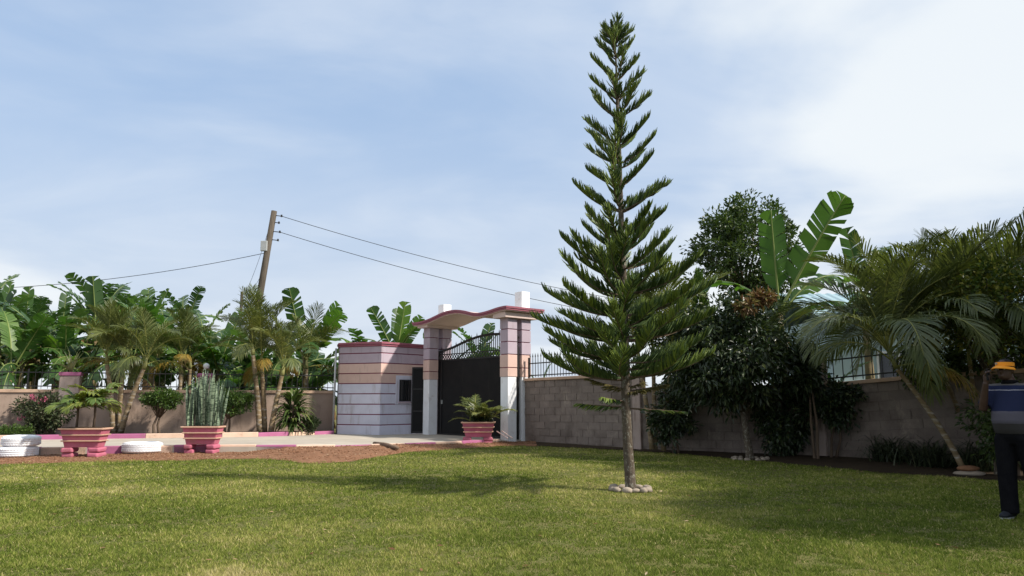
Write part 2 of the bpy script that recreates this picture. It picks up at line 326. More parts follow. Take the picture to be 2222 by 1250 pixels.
# people
M['skin'] = paint('dark_skin', (0.062, 0.034, 0.024), (0.05, 0.027, 0.019), 20, 0.5, vary=0)
M['trouser'] = paint('black_cloth', (0.006, 0.006, 0.008), (0.010, 0.010, 0.012), 12, 0.95, 0.3, 80, vary=0, spec=0.05)
M['shoe'] = paint('shoe_black', (0.012, 0.014, 0.02), None, 8, 0.6, vary=0)
M['sole'] = paint('pale_sole', (0.42, 0.44, 0.44), None, 8, 0.7, vary=0)
M['visor'] = paint('orange_visor', (0.82, 0.31, 0.02), (0.76, 0.28, 0.018), 12, 0.7, vary=0)
M['hair'] = paint('black_hair', (0.012, 0.011, 0.010), None, 30, 0.9, 0.6, 120, vary=0)
M['patch'] = paint('grey_patch', (0.32, 0.30, 0.26), None, 30, 0.8, vary=0)
def ramp_z(name, stops, rough=0.85, noise_amt=0.012):
    m, t = newmat(name)
    o = N(t, 'ShaderNodeOutputMaterial'); p = N(t, 'ShaderNodeBsdfPrincipled'); L(t, p.outputs[0], o.inputs[0])
    co = N(t, 'ShaderNodeTexCoord'); s = N(t, 'ShaderNodeSeparateXYZ'); L(t, co.outputs['Object'], s.inputs[0])
    nz = N(t, 'ShaderNodeTexNoise'); nz.inputs['Scale'].default_value = 9; L(t, co.outputs['Object'], nz.inputs['Vector'])
    ma = N(t, 'ShaderNodeMath', operation='MULTIPLY_ADD'); L(t, nz.outputs[0], ma.inputs[0]); ma.inputs[1].default_value = noise_amt; L(t, s.outputs['Z'], ma.inputs[2])
    dv = N(t, 'ShaderNodeMath', operation='DIVIDE'); L(t, ma.outputs[0], dv.inputs[0]); dv.inputs[1].default_value = 2.0
    cr = N(t, 'ShaderNodeValToRGB'); cr.color_ramp.interpolation = 'CONSTANT'
    while len(cr.color_ramp.elements) < len(stops): cr.color_ramp.elements.new(0.5)
    for e, (z, c) in zip(cr.color_ramp.elements, stops):
        e.position = z / 2.0; e.color = rgb(c)
    L(t, dv.outputs[0], cr.inputs[0]); L(t, cr.outputs[0], p.inputs['Base Color'])
    p.inputs['Roughness'].default_value = rough; p.inputs['Specular IOR Level'].default_value = 0.15
    return m
M['shirt'] = ramp_z('striped_shirt', [(0, (0.045, 0.042, 0.045)), (1.03, (0.085, 0.08, 0.105)), (1.16, (0.014, 0.019, 0.052)), (1.385, (0.30, 0.30, 0.36)), (1.397, (0.013, 0.019, 0.056)), (1.445, (0.09, 0.085, 0.085))])
def sansev():
    m, t = newmat('sansevieria_leaf')
    o = N(t, 'ShaderNodeOutputMaterial'); p = N(t, 'ShaderNodeBsdfPrincipled'); L(t, p.outputs[0], o.inputs[0])
    co = N(t, 'ShaderNodeTexCoord'); oi = N(t, 'ShaderNodeObjectInfo')
    mp = N(t, 'ShaderNodeMapping'); mp.inputs['Scale'].default_value = (5, 5, 30)
    sh = N(t, 'ShaderNodeVectorMath', operation='MULTIPLY_ADD'); L(t, oi.outputs['Random'], sh.inputs[0]); sh.inputs[1].default_value = (9, 7, 11); L(t, co.outputs['Object'], sh.inputs[2])
    L(t, sh.outputs[0], mp.inputs[0])
    nz = N(t, 'ShaderNodeTexNoise'); nz.inputs['Scale'].default_value = 1.0; nz.inputs['Detail'].default_value = 3; nz.inputs['Distortion'].default_value = 0.6
    L(t, mp.outputs[0], nz.inputs['Vector'])
    cr = N(t, 'ShaderNodeValToRGB')
    cr.color_ramp.elements[0].position = 0.40; cr.color_ramp.elements[0].color = (0.035, 0.062, 0.038, 1)
    cr.color_ramp.elements[1].position = 0.56; cr.color_ramp.elements[1].color = (0.23, 0.30, 0.20, 1)
    L(t, nz.outputs[0], cr.inputs[0]); L(t, cr.outputs[0], p.inputs['Base Color'])
    p.inputs['Roughness'].default_value = 0.4
    return m
M['sansev'] = sansev()

# ------------------------------------------------------------------ mesh helpers
class MB:
    def __init__(s): s.v = []; s.f = []
    def add(s, vs, fs):
        b = len(s.v); s.v.extend([tuple(x) for x in vs]); s.f.extend([tuple(i + b for i in f) for f in fs])
    def obox(s, c, ax, ay, az):
        """box from centre and three half-axes"""
        c = Vector(c); ax = Vector(ax); ay = Vector(ay); az = Vector(az)
        vs = [c + sx * ax + sy * ay + sz * az for sz in (-1, 1) for sy in (-1, 1) for sx in (-1, 1)]
        s.add(vs, [(0, 2, 3, 1), (4, 5, 7, 6), (0, 1, 5, 4), (1, 3, 7, 5), (3, 2, 6, 7), (2, 0, 4, 6)])
        return s
    def box(s, c, size, rz=0.0):
        ca, sa = math.cos(rz), math.sin(rz)
        return s.obox(c, (ca * size[0] / 2, sa * size[0] / 2, 0), (-sa * size[1] / 2, ca * size[1] / 2, 0), (0, 0, size[2] / 2))
    def tube(s, pts, rad, n=6, cap=True, ell=None):
        pts = [Vector(p) for p in pts]; k = len(pts)
        if not isinstance(rad, (list, tuple)): rad = [rad] * k
        vs = []; ref = None
        for i, p in enumerate(pts):
            t = (pts[min(i + 1, k - 1)] - pts[max(i - 1, 0)])
            if t.length < 1e-9: t = Vector((0, 0, 1))
            t.normalize()
            if ref is None:
                ref = Vector((1, 0, 0)) if abs(t.x) < 0.8 else Vector((0, 1, 0))
            u = (ref - t * ref.dot(t))
            if u.length < 1e-6: u = t.orthogonal()
            u.normalize(); w = t.cross(u); ref = u
            r = rad[i]
            ra, rb = (r if isinstance(r, (tuple, list)) else (r, r))
            for j in range(n):
                a = 2 * PI * j / n
                vs.append(p + u * math.cos(a) * ra + w * math.sin(a) * rb)
        fs = []
        for i in range(k - 1):
            for j in range(n):
                fs.append((i * n + j, i * n + (j + 1) % n, (i + 1) * n + (j + 1) % n, (i + 1) * n + j))
        if cap:
            fs.append(tuple(range(n - 1, -1, -1))); fs.append(tuple((k - 1) * n + j for j in range(n)))
        s.add(vs, fs); return s
    def prism(s, poly, z0, z1):
        n = len(poly)
        def zz(z, i): return z[i] if isinstance(z, (list, tuple)) else z
        vs = [(p[0], p[1], zz(z0, i)) for i, p in enumerate(poly)] + [(p[0], p[1], zz(z1, i)) for i, p in enumerate(poly)]
        fs = [tuple(range(n - 1, -1, -1)), tuple(range(n, 2 * n))] + [(i, (i + 1) % n, n + (i + 1) % n, n + i) for i in range(n)]
        s.add(vs, fs); return s
    def lathe(s, prof, n=24, c=(0, 0, 0), closed=False):
        vs = []; m = len(prof)
        for j in range(n):
            a = 2 * PI * j / n
            for r, z in prof: vs.append((c[0] + r * math.cos(a), c[1] + r * math.sin(a), c[2] + z))
        fs = []
        for j in range(n):
            for i in range(m if closed else m - 1):
                i2 = (i + 1) % m; j2 = (j + 1) % n
                fs.append((j * m + i, j2 * m + i, j2 * m + i2, j * m + i2))
        s.add(vs, fs); return s
    def ball(s, c, r, n=10, k=7, jit=0.0, rg=None):
        c = Vector(c); vs = []; 
        rx, ry, rz = r if isinstance(r, (tuple, list)) else (r, r, r)
        for i in range(k + 1):
            ph = PI * i / k
            for j in range(n):
                a = 2 * PI * j / n
                q = 1 + (rg.uniform(-jit, jit) if rg and 0 < i < k else 0)
                vs.append(c + Vector((rx * math.sin(ph) * math.cos(a) * q, ry * math.sin(ph) * math.sin(a) * q, rz * math.cos(ph) * q)))
        fs = [(i * n + j, (i + 1) * n + j, (i + 1) * n + (j + 1) % n, i * n + (j + 1) % n) for i in range(k) for j in range(n)]
        s.add(vs, fs); return s
    def mesh(s, name, mat, base=(0, 0, 0), smooth=False):
        me = bpy.data.meshes.new(name)
        bx, by, bz = base
        me.from_pydata([(x - bx, y - by, z - bz) for x, y, z in s.v], [], s.f)
        me.update()
        if mat is not None: me.materials.append(M[mat] if isinstance(mat, str) else mat)
        if smooth: me.polygons.foreach_set('use_smooth', [True] * len(me.polygons))
        return me
    def build(s, name, mat, parent=None, base=(0, 0, 0), smooth=False, bevel=0):
        o = link(name, s.mesh(name, mat, base, smooth), parent)
        if bevel: bev(o, bevel)
        return o
def link(name, data, parent=None, loc=None, rot=None, sc=None):
    o = bpy.data.objects.new(name, data); COL.objects.link(o)
    if parent is not None: o.parent = parent
    if loc is not None: o.location = loc
    if rot is not None: o.rotation_euler = rot
    if sc is not None: o.scale = (sc, sc, sc) if isinstance(sc, (int, float)) else sc
    return o
def bev(o, w, seg=2):
    b = o.modifiers.new('bevel', 'BEVEL'); b.width = w; b.segments = seg; b.limit_method = 'ANGLE'; b.angle_limit = R(40)
def tag(o, label=None, cat=None, group=None, kind=None):
    if label: o['label'] = label
    if cat: o['category'] = cat
    if group: o['group'] = group
    if kind: o['kind'] = kind
    return o
def thing(name, label, cat, loc, group=None, rz=0.0, kind=None):
    o = link(name, None, None, loc, (0, 0, rz)); o.empty_display_size = 0.2
    return tag(o, label, cat, group, kind)
def rv(rg, s=1.0): return Vector((rg.gauss(0, s), rg.gauss(0, s), rg.gauss(0, s)))

# ------------------------------------------------------------------ plan of the place (metres; camera over the origin, looking along +Y)
D = Vector((0.654, -0.757, 0)).normalized()        # along the gate line, towards the right
NI = Vector((D.y, -D.x, 0))                        # towards the inside of the garden (left, near)
R1 = Vector((-0.105, 22.45, 0))
R2 = R1 - NI * 0.56
L1 = R1 - D * 4.12
L2 = R2 - D * 4.12
ROADZ = 0.10
NEAR = [(-24.0, 15.2), (-14.0, 16.7), (-11.2, 17.35), (-9.2, 18.02), (-6.9, 18.4), (-4.2, 18.95), (-2.2, 20.3), (-0.95, 21.6), (-0.35, 22.0)]
FAR = [(-24.0, 18.8), (-14.4, 21.0), (-10.4, 22.25), (-7.8, 23.1), (-6.95, 24.0), (-6.02, 25.5)]
WALL_L = [(-24.0, 19.9), (-15.5, 22.4), (-6.2, 26.15)]
S1 = R2 + D * 0.2
S2 = S1 + D * 4.35
WALL_R = [S1, S2, Vector((6.95, 16.8, 0)), Vector((8.45, 15.4, 0)), Vector((12.5, 11.4, 0)), Vector((16.0, 7.0, 0))]
def nearz(x): return 0.20 if x < -6.9 else (0.20 - 0.05 * min(1, (x + 6.9) / 3.0))

# lawn edge (front of the soil strip and of the bed along the right wall)
EDGE = [gr(*p) for p in ((-420, 1036), (0, 1007), (130, 1003), (260, 1000), (400, 998), (500, 995), (560, 993), (620, 998), (690, 1004), (760, 1001), (820, 991), (880, 981), (950, 976), (1040, 970), (1130, 966))]
EDGE_R = [Vector((0.55, 21.3, 0)), Vector((2.6, 19.6, 0)), Vector((4.1, 18.0, 0)), Vector((5.4, 15.6, 0)), Vector((6.5, 13.5, 0)), Vector((7.6, 12.4, 0)), Vector((10.5, 10.2, 0)), Vector((14, 6.0, 0)), Vector((14, 1, 0)), Vector((-14, 1, 0))]
LAWN = [(p.x, p.y) for p in EDGE] + [(p.x, p.y) for p in EDGE_R]

def lerp_poly(poly, x):
    for a, b in zip(poly[:-1], poly[1:]):
        if a[0] <= x <= b[0]:
            t = (x - a[0]) / (b[0] - a[0]); return a[1] + (b[1] - a[1]) * t
    return poly[0][1] if x < poly[0][0] else poly[-1][1]

# ------------------------------------------------------------------ ground
mb = MB(); mb.add([(-400, -200, 0), (400, -200, 0), (400, 600, 0), (-400, 600, 0)], [(0, 1, 2, 3)])
tag(mb.build('ground', 'ground'), 'green brown turf soil under the whole garden', None, None, 'structure')

# concrete driveway
poly = [Vector((x, y, 0)) for x, y in NEAR] + [R1 + D * 0.0 - NI * 3.0, L1 - NI * 3.5] + [Vector((x, y, 0)) for x, y in reversed(FAR)]
mb = MB()
def roadz(p): return 0.17 - 0.07 * min(1, max(0, (p.x + 8) / 5.0))
mb.prism(poly, 0.01, [roadz(p) for p in poly])
tag(mb.build('driveway', 'road'), 'pale concrete driveway running up to the gate', None, None, 'structure')

def walk(poly, step):
    """points every step metres along a polyline"""
    out = []; pts = [Vector((p[0], p[1], 0)) for p in poly]; d = 0.0; acc = 0.0
    for a, b in zip(pts[:-1], pts[1:]):
        ln = (b - a).length; dr = (b - a) / ln
        while d <= acc + ln: out.append((a + dr * (d - acc), dr)); d += step
        acc += ln
    return out
def kerb(name, label, poly, top, bottom, step, wid, side, first, skip=None):
    k = thing(name, label, None, (poly[0][0], poly[0][1], 0), kind='structure')
    bx = k.location
    pts = walk(poly, step)
    endp = Vector((poly[-1][0], poly[-1][1], 0))
    if (endp - pts[-1][0]).length > 0.15: pts.append((endp, pts[-1][1]))
    for i in range(len(pts) - 1):
        a, b = pts[i][0], pts[i + 1][0]
        d = (b - a).normalized(); n = Vector((-d.y, d.x, 0)) * side
        a2, b2 = a + d * 0.004, b - d * 0.004
        zt = top((a + b) / 2); zb = bottom((a + b) / 2)
        m = MB(); m.prism([a2, b2, b2 + n * wid, a2 + n * wid] if side > 0 else [b2, a2, a2 + n * wid, b2 + n * wid], zb, zt + rnd.uniform(-0.006, 0.006))
        o = m.build('kerb_block', ('plum' if (i + first) % 2 else 'cream'), k, bx, bevel=0.015)
    return k
kerb('kerb', 'near kerb of alternating plum and cream blocks beside the lawn', NEAR, lambda p: nearz(p.x), lambda p: -0.02, 0.95, 0.16, 1, 0)
kerb('kerb', 'far kerb of alternating plum and cream blocks below the planting bed', FAR, lambda p: 0.30 - 0.06 * max(0, min(1, (p.x + 8) / 2)), lambda p: 0.02, 1.05, 0.16, 1, 1)

# planting bed behind the far kerb
mb = MB()
nA = 60
vs = []; fs = []
for i in range(nA + 1):
    x = -24 + (17.9) * i / nA
    y0 = lerp_poly(FAR, x) + 0.14; y1 = lerp_poly(WALL_L, x) + 0.1
    for j in range(5):
        t = j / 4
        vs.append((x, y0 + (y1 - y0) * t, 0.235 + 0.03 * mnoise.noise((x * 2, t * 4, 3)) + 0.02 * math.sin(t * PI)))
for i in range(nA):
    for j in range(4): fs.append((i * 5 + j, (i + 1) * 5 + j, (i + 1) * 5 + j + 1, i * 5 + j + 1))
mb.add(vs, fs)
tag(mb.build('planting_bed', 'bedsoil', smooth=True), 'dark soil bed along the left wall', None, None, 'structure')

# red soil strip between lawn and near kerb
def soil_h(x):
    if x < -6.5: return 0.02
    if x < -5.5: return 0.02 + 0.105 * (x + 6.5)
    if x < -2.6: return 0.125
    if x < -1.6: return 0.125 - 0.06 * (x + 2.6)
    return 0.065
def soil_z(x, t):
    return 0.006 + soil_h(x) * (t ** 0.8) + (0.022 * mnoise.noise((x * 2.3, t * 5, 1)) + 0.014 * mnoise.noise((x * 7, t * 12, 2))) * min(1, t * 6)
EP = [(p.x, p.y) for p in EDGE] + [(0.75, 21.3)]
NP2 = NEAR[:-1] + [(0.3, 22.35), (0.75, 22.5)]
vs = []; fs = []; nI, nJ = 260, 14
for i in range(nI + 1):
    x = -18 + 18.7 * i / nI
    y0 = lerp_poly(EP, x) - 0.25 + 0.22 * mnoise.noise((x * 1.3, 0, 9)); y1 = lerp_poly(NP2, x) + 0.03
    for j in range(nJ + 1):
        t = j / nJ
        vs.append((x, y0 + (y1 - y0) * t, soil_z(x, t)))
for i in range(nI):
    for j in range(nJ):
        a = i * (nJ + 1) + j; fs.append((a, a + nJ + 1, a + nJ + 2, a + 1))
mb = MB(); mb.add(vs, fs)
tag(mb.build('soil_strip', 'soil', smooth=True), 'bare red soil strip between lawn and kerb', None, None, 'structure')
# dark bed along the right wall
vs = []; fs = []
er = [Vector((0.5, 21.4, 0))] + EDGE_R[:8]
wr = [S1, S1 + D * 2.6, S2, Vector((5.6, 17.8, 0)), WALL_R[2], WALL_R[3], Vector((10.4, 13.5, 0)), WALL_R[4], WALL_R[5]]
for i, (a, b) in enumerate(zip(er, wr)):
    for j in range(6):
        p = a.lerp(b, j / 5); vs.append((p.x, p.y, 0.008 + 0.05 * j / 5 + 0.01 * rnd.random()))
for i in range(len(er) - 1):
    for j in range(5):
        a = i * 6 + j; fs.append((a, a + 6, a + 7, a + 1))
mb = MB(); mb.add(vs, fs)
tag(mb.build('wall_bed', 'bedsoil', smooth=True), 'dark soil bed along the block wall', None, None, 'structure')

# litter and clods on the red soil
rg = random.Random(3)
mb = MB(); mc = MB()
for i in range(13000):
    x = rg.uniform(-15, 0.6); t = rg.random() ** 0.9
    y0 = lerp_poly(EP, x) - 0.2; y1 = lerp_poly(NP2, x)
    y = y0 + (y1 - y0) * t; z = soil_z(x, t) + 0.004
    if mnoise.noise((x * 0.9, y * 1.5, 4)) + rg.uniform(-.5, .5) > -0.22:
        s_ = rg.uniform(0.010, 0.045) * rg.uniform(0.5, 1); a = rg.uniform(0, 2 * PI); w = s_ * rg.uniform(0.12, 0.4)
        dxv = Vector((math.cos(a), math.sin(a), rg.uniform(-0.2, 0.4))) * s_; dyv = Vector((-math.sin(a), math.cos(a), rg.uniform(-0.3, 0.5))) * w
        c = Vector((x, y, z + 0.004)); mb.add([c - dxv, c + dyv, c + dxv, c - dyv], [(0, 1, 2), (0, 2, 3)])
    else:
        s_ = rg.uniform(0.006, 0.03) * rg.uniform(0.5, 1)
        mc.ball((x, y, z), (s_ * rg.uniform(.8, 1.3), s_, s_ * 0.7), 5, 3, 0.2, rg)
tag(mb.build('leaf_litter', 'litter'), 'dry leaves scattered on the red soil', None, None, 'stuff')
tag(mc.build('soil_clods', 'soil'), 'small clods of red soil along the kerb', None, None, 'stuff')

# ------------------------------------------------------------------ lawn grass (one mass of real blades)
def in_poly(x, y, poly):
    inside = np.zeros(x.shape, bool); n = len(poly); j = n - 1
    for i in range(n):
        xi, yi = poly[i]; xj, yj = poly[j]
        c = ((yi > y) != (yj > y)) & (x < (xj - xi) * (y - yi) / (yj - yi + 1e-12) + xi)
        inside ^= c; j = i
    return inside
def lawn(n, seed):
    rs = np.random.RandomState(seed)
    u = rs.rand(n)
    a, b = 3.6, 21.5
    e = -0.35
    Y = (a ** e + u * (b ** e - a ** e)) ** (1 / e)
    X = (rs.rand(n) * 2 - 1) * (0.78 * Y + 1.2)
    wob = 0.16 * np.sin(X * 3.1) * np.sin(X * 1.37 + 1.0) + 0.10 * np.sin(X * 8.3 + Y * 2)
    ok = in_poly(X, Y + wob + rs.randn(n) * 0.10, LAWN)
    ok &= ((X - 1.70) ** 2 + (Y - 10.80) ** 2) > 0.19 ** 2
    X, Y = X[ok], Y[ok]; n = len(X)
    d = np.sqrt(X * X + Y * Y)
    # patchy height, clumping and dry spots
    def vn(sc, sd):
        g = np.random.RandomState(sd).rand(256, 256); fx = (X * sc + 700) % 256; fy = (Y * sc + 300) % 256
        ix = fx.astype(int); iy = fy.astype(int); tx = fx - ix; ty = fy - iy
        tx = tx * tx * (3 - 2 * tx); ty = ty * ty * (3 - 2 * ty); jx = (ix + 1) % 256; jy = (iy + 1) % 256
        return (g[ix, iy] * (1 - tx) + g[jx, iy] * tx) * (1 - ty) + (g[ix, jy] * (1 - tx) + g[jx, jy] * tx) * ty
    big = 0.6 * vn(0.55, 1) + 0.4 * vn(1.4, 2); mid = 0.55 * vn(3.3, 3) + 0.45 * vn(8.0, 4); fine = vn(17, 5)
    ph = np.clip(0.5 + 1.5 * (mid - 0.5) + 0.9 * (fine - 0.5), 0, 1)
    tone = np.clip(0.28 + 0.90 * (big - 0.5) + 0.55 * (mid - 0.5) + 0.35 * (fine - 0.5) + 0.20 * rs.randn(n), 0, 1)
    tone = np.where(rs.rand(n) < 0.04, 0.75 + 0.25 * rs.rand(n), tone)
    keep = rs.rand(n) < np.clip(0.35 + 1.1 * ph, 0.3, 1)
    X, Y, d, ph, tone = X[keep], Y[keep], d[keep], ph[keep], tone[keep]; n = len(X)
    h = (0.010 + 0.020 * rs.rand(n)) * (0.45 + 1.1 * ph) * (1 + 0.5 * (rs.rand(n) < 0.02))
    w = (0.0017 + 0.0018 * rs.rand(n)) * np.clip(d / 5.0, 1.0, 3.4)
    az = rs.rand(n) * 2 * np.pi
    lean = h * (0.25 + 0.9 * rs.rand(n)); la = rs.rand(n) * 2 * np.pi
    co = np.empty((n, 3, 3), np.float32)
    co[:, 0, 0] = X - np.cos(az) * w; co[:, 0, 1] = Y - np.sin(az) * w; co[:, 0, 2] = 0.001
    co[:, 1, 0] = X + np.cos(az) * w; co[:, 1, 1] = Y + np.sin(az) * w; co[:, 1, 2] = 0.001
    co[:, 2, 0] = X + np.cos(la) * lean; co[:, 2, 1] = Y + np.sin(la) * lean; co[:, 2, 2] = h
    me = bpy.data.meshes.new('lawn_grass')
    me.vertices.add(3 * n); me.loops.add(3 * n); me.polygons.add(n)
    me.vertices.foreach_set('co', co.ravel())
    me.loops.foreach_set('vertex_index', np.arange(3 * n, dtype=np.int32))
    me.polygons.foreach_set('loop_start', np.arange(0, 3 * n, 3, dtype=np.int32))
    try: me.polygons.foreach_set('loop_total', np.full(n, 3, dtype=np.int32))
    except Exception: pass
    me.update(calc_edges=True)
    me.materials.append(M['grass'])
    ta = me.attributes.new('tone', 'FLOAT', 'FACE'); ta.data.foreach_set('value', tone.astype(np.float32))
    o = link('lawn_grass', me)
    tag(o, 'short mown green and straw coloured lawn grass', None, None, 'stuff')
lawn(1350000, 5)
rg = random.Random(8); mb = MB()
for i in range(420):                                  # fallen leaves on the lawn
    y = rg.uniform(4.5, 19); x = rg.uniform(-0.75 * y, 0.75 * y)
    if y > lerp_poly(EP, x) - 0.3 or not in_poly(np.array([x]), np.array([y]), LAWN)[0]: continue
    leaf_s = rg.uniform(0.012, 0.04); a = rg.uniform(0, 6.28); w = leaf_s * rg.uniform(.25, .5); c = Vector((x, y, rg.uniform(0.018, 0.03)))
    u_ = Vector((math.cos(a), math.sin(a), rg.uniform(-.2, .3))) * leaf_s; v_ = Vector((-math.sin(a), math.cos(a), rg.uniform(-.2, .4))) * w
    mb.add([c - u_, c + v_, c + u_, c - v_], [(0, 1, 2), (0, 2, 3)])
tag(mb.build('fallen_leaves', 'litter'), 'a few dry fallen leaves lying on the lawn', None, None, 'stuff')

# ------------------------------------------------------------------ guard house
def inset_poly(poly, d):
    """offset a closed plan polygon (CCW) outwards by d"""
    n = len(poly); out = []
    for i in range(n):
        p0, p1, p2 = poly[i - 1], poly[i], poly[(i + 1) % n]
        e1 = (p1 - p0).normalized(); e2 = (p2 - p1).normalized()
        n1 = Vector((e1.y, -e1.x, 0)); n2 = Vector((e2.y, -e2.x, 0))
        b = (n1 + n2); b = b / (1 + n1.dot(n2))
        out.append(p1 + b * d)
    return out
HA = on_line(735, (-9, 25.55), (0, 25.55)); HB = on_line(825, (-9, 24.95), (0, 24.95)); HC = on_line(922, (-9, 26.4), (0, 26.4))
HC = HB + (HC - HB) * 1.25
HPOLY = [HA, HB, HC, Vector((-2.5, 28.6, 0)), Vector((-6.35, 28.6, 0)), HA + Vector((-0.22, 0.75, 0))]
HPOLY.reverse()
def ccw(p): return p if sum(a.x * b.y - b.x * a.y for a, b in zip(p, p[1:] + p[:1])) > 0 else list(reversed(p))
HPOLY = ccw(HPOLY)
base = Vector((-4.4, 26.4, 0))
gh = thing('guard_house', 'small striped guard house beside the gate, lilac, peach and pale grey bands', 'guard house', base)
MB().prism(HPOLY, 0.0, 3.19).build('wall', 'groove', gh, base)
zs = [0.02, 0.455, 0.80, 1.14, 1.485, 1.83, 2.17, 2.51, 2.85, 3.09]
bandm = ['mist'] * 5 + ['blush', 'blush', 'lilac', 'lilac']
for i in range(9):
    MB().prism(inset_poly(HPOLY, 0.014), zs[i] + (0.016 if i else 0), zs[i + 1] - 0.016).build('wall_band', bandm[i], gh, base, bevel=0.006)
MB().prism(inset_poly(HPOLY, 0.045), 3.085, 3.15).build('cornice', 'fascia', gh, base, bevel=0.008)
MB().prism(inset_poly(HPOLY, 0.075), 3.152, 3.225).build('cornice', 'fascia', gh, base, bevel=0.008)
MB().prism(inset_poly(HPOLY, -0.06), 3.20, 3.235).build('roof', 'metalgrey', gh, base)
# window on the right-hand face
fd = (HC - HB).normalized(); fn = Vector((fd.y, -fd.x, 0))
wl = on_line(865, HB, HC); wr_ = on_line(890, HB, HC)
wc = (wl + wr_) / 2; ww = (wr_ - wl).length
def face_box(c, w, h, t, zc, off): 
    return MB().obox(c + fn * off + Vector((0, 0, zc)), fd * w / 2, fn * t / 2, Vector((0, 0, h / 2)))
face_box(wc, ww + 0.30, 0.98, 0.02, 1.62, 0.012).build('window_surround', 'mist', gh, base)
win = face_box(wc, ww, 0.74, 0.05, 1.60, 0.022).build('window', 'iron', gh, base)
face_box(wc, ww - 0.08, 0.66, 0.02, 1.60, 0.042).build('pane', 'glass', win, base)
for k in range(6):
    q = wc + fd * (-ww / 2 + ww * (k + 0.7) / 6.4)
    face_box(q, 0.016, 0.70, 0.016, 1.60, 0.065).build('window_bar', 'iron', win, base)
face_box(wc, ww + 0.1, 0.05, 0.09, 1.20, 0.045).build('sill', 'lilac', win, base)
# downpipe on the left corner
q = HA + Vector((-0.20, 0.12, 0))
MB().tube([q + Vector((0, 0, 0.1)), q + Vector((0.02, 0, 3.05))], 0.035, 8).build('downpipe', 'metalgrey', gh, base, smooth=True)

# black side door between guard house and gate pillar
da = on_line(893, (-9, 25.62), (0, 25.62)); db = Vector((L1.x - 0.12, L1.y + 0.16, 0))
dd = (db - da).normalized(); dl = (db - da).length; dn = Vector((dd.y, -dd.x, 0))
sd = thing('side_door', 'narrow black sheet metal door between guard house and gate pillar', 'door', da)
MB().obox((da + db) / 2 + Vector((0, 0, 1.28)), dd * dl / 2, dn * 0.02, Vector((0, 0, 1.12))).build('door_sheet', 'black', sd, da, bevel=0.004)
for z in (0.2, 0.9, 1.65, 2.36):
    MB().obox((da + db) / 2 + dn * 0.028 + Vector((0, 0, z)), dd * (dl / 2 - 0.01), dn * 0.012, Vector((0, 0, 0.025))).build('door_rail', 'iron', sd, da)
MB().obox(da + dd * 0.02 + dn * 0.026 + Vector((0, 0, 1.28)), dd * 0.02, dn * 0.012, Vector((0, 0, 1.115))).build('door_stile', 'iron', sd, da)

# ------------------------------------------------------------------ gateway: four pillars under one waving roof
gbase = Vector((-1.4, 24.0, 0))
gw = thing('gateway', 'gateway with banded pillars and a waving maroon edged roof', 'gateway', gbase)
def pillar(c, half):
    def pz(h): return [c + D * h + NI * h, c + D * h - NI * h, c - D * h - NI * h, c - D * h + NI * h]
    def pr(h, z0, z1, nm, m, par, bv=0.008):
        return MB().prism(ccw(pz(h)), z0, z1).build(nm, m, par, gbase, bevel=bv)
    p = pr(half, 0.0, 3.72, 'pillar', 'groove', gw)
    pr(half + 0.006, 0.001, 1.97, 'shaft', 'white', p)
    lv = [1.973, 2.24, 2.64, 3.02, 3.40, 3.74]
    for i in range(5):
        pr(half + 0.022, lv[i] + (0.012 if i else 0), lv[i + 1] - 0.012, 'pillar_band', 'blush' if i < 2 else 'lilac', p)
    return p
for c in (R1, R2, L1, L2): pillar(c, 0.165)
# beams over the pillar pairs, along the roof's depth
for a, b in ((R1, R2), (L1, L2)):
    c = (a + b) / 2
    MB().obox(c + Vector((0, 0, 3.82)), D * 0.30, NI * 0.66, Vector((0, 0, 0.085))).build('beam', 'soffit', gw, gbase, bevel=0.01)
# waving roof: profile along the gate line (s measured from R1 towards the left), tops read from the photo
prof = [(-0.46, 4.05), (-0.30, 4.05), (0.0, 4.03), (0.35, 3.985), (0.70, 3.955), (0.95, 3.955), (1.25, 4.0), (1.6, 4.085), (2.0, 4.15), (2.4, 4.165), (2.8, 4.135), (3.2, 4.06), (3.6, 3.985), (4.0, 3.94), (4.3, 3.93), (4.60, 3.945)]
def prof_z(s):
    xs = [p[0] for p in prof]; i = max(0, min(len(xs) - 2, int(np.searchsorted(xs, s)) - 1))
    p0 = prof[max(i - 1, 0)][1]; p1 = prof[i][1]; p2 = prof[i + 1][1]; p3 = prof[min(i + 2, len(prof) - 1)][1]
    t = (s - xs[i]) / (xs[i + 1] - xs[i])
    return 0.5 * (2 * p1 + (-p0 + p2) * t + (2 * p0 - 5 * p1 + 4 * p2 - p3) * t * t + (-p0 + 3 * p1 - 3 * p2 + p3) * t ** 3)
def roof_strip(e0, e1, s0, s1, up0, up1, n=48):
    """slab between offsets e0..e1 along NI, s0..s1 along the gate line, up0..up1 around the wave"""
    m = MB(); vs = []
    for i in range(n + 1):
        s = s0 + (s1 - s0) * i / n; q = R1 - D * s; z = prof_z(min(max(s, -0.46), 4.6))
        for e, u in ((e0, up0), (e0, up1), (e1, up1), (e1, up0)):
            p = q + NI * e; vs.append((p.x, p.y, z + u))
    fs = [(i * 4 + j, i * 4 + (j + 1) % 4, i * 4 + 4 + (j + 1) % 4, i * 4 + 4 + j) for i in range(n) for j in range(4)]
    fs += [(3, 2, 1, 0), (n * 4, n * 4 + 1, n * 4 + 2, n * 4 + 3)]
    m.add(vs, fs); return m
rf = roof_strip(0.44, -1.02, -0.42, 4.56, -0.13, -0.02).build('roof_slab', 'soffit', gw, gbase, smooth=False)
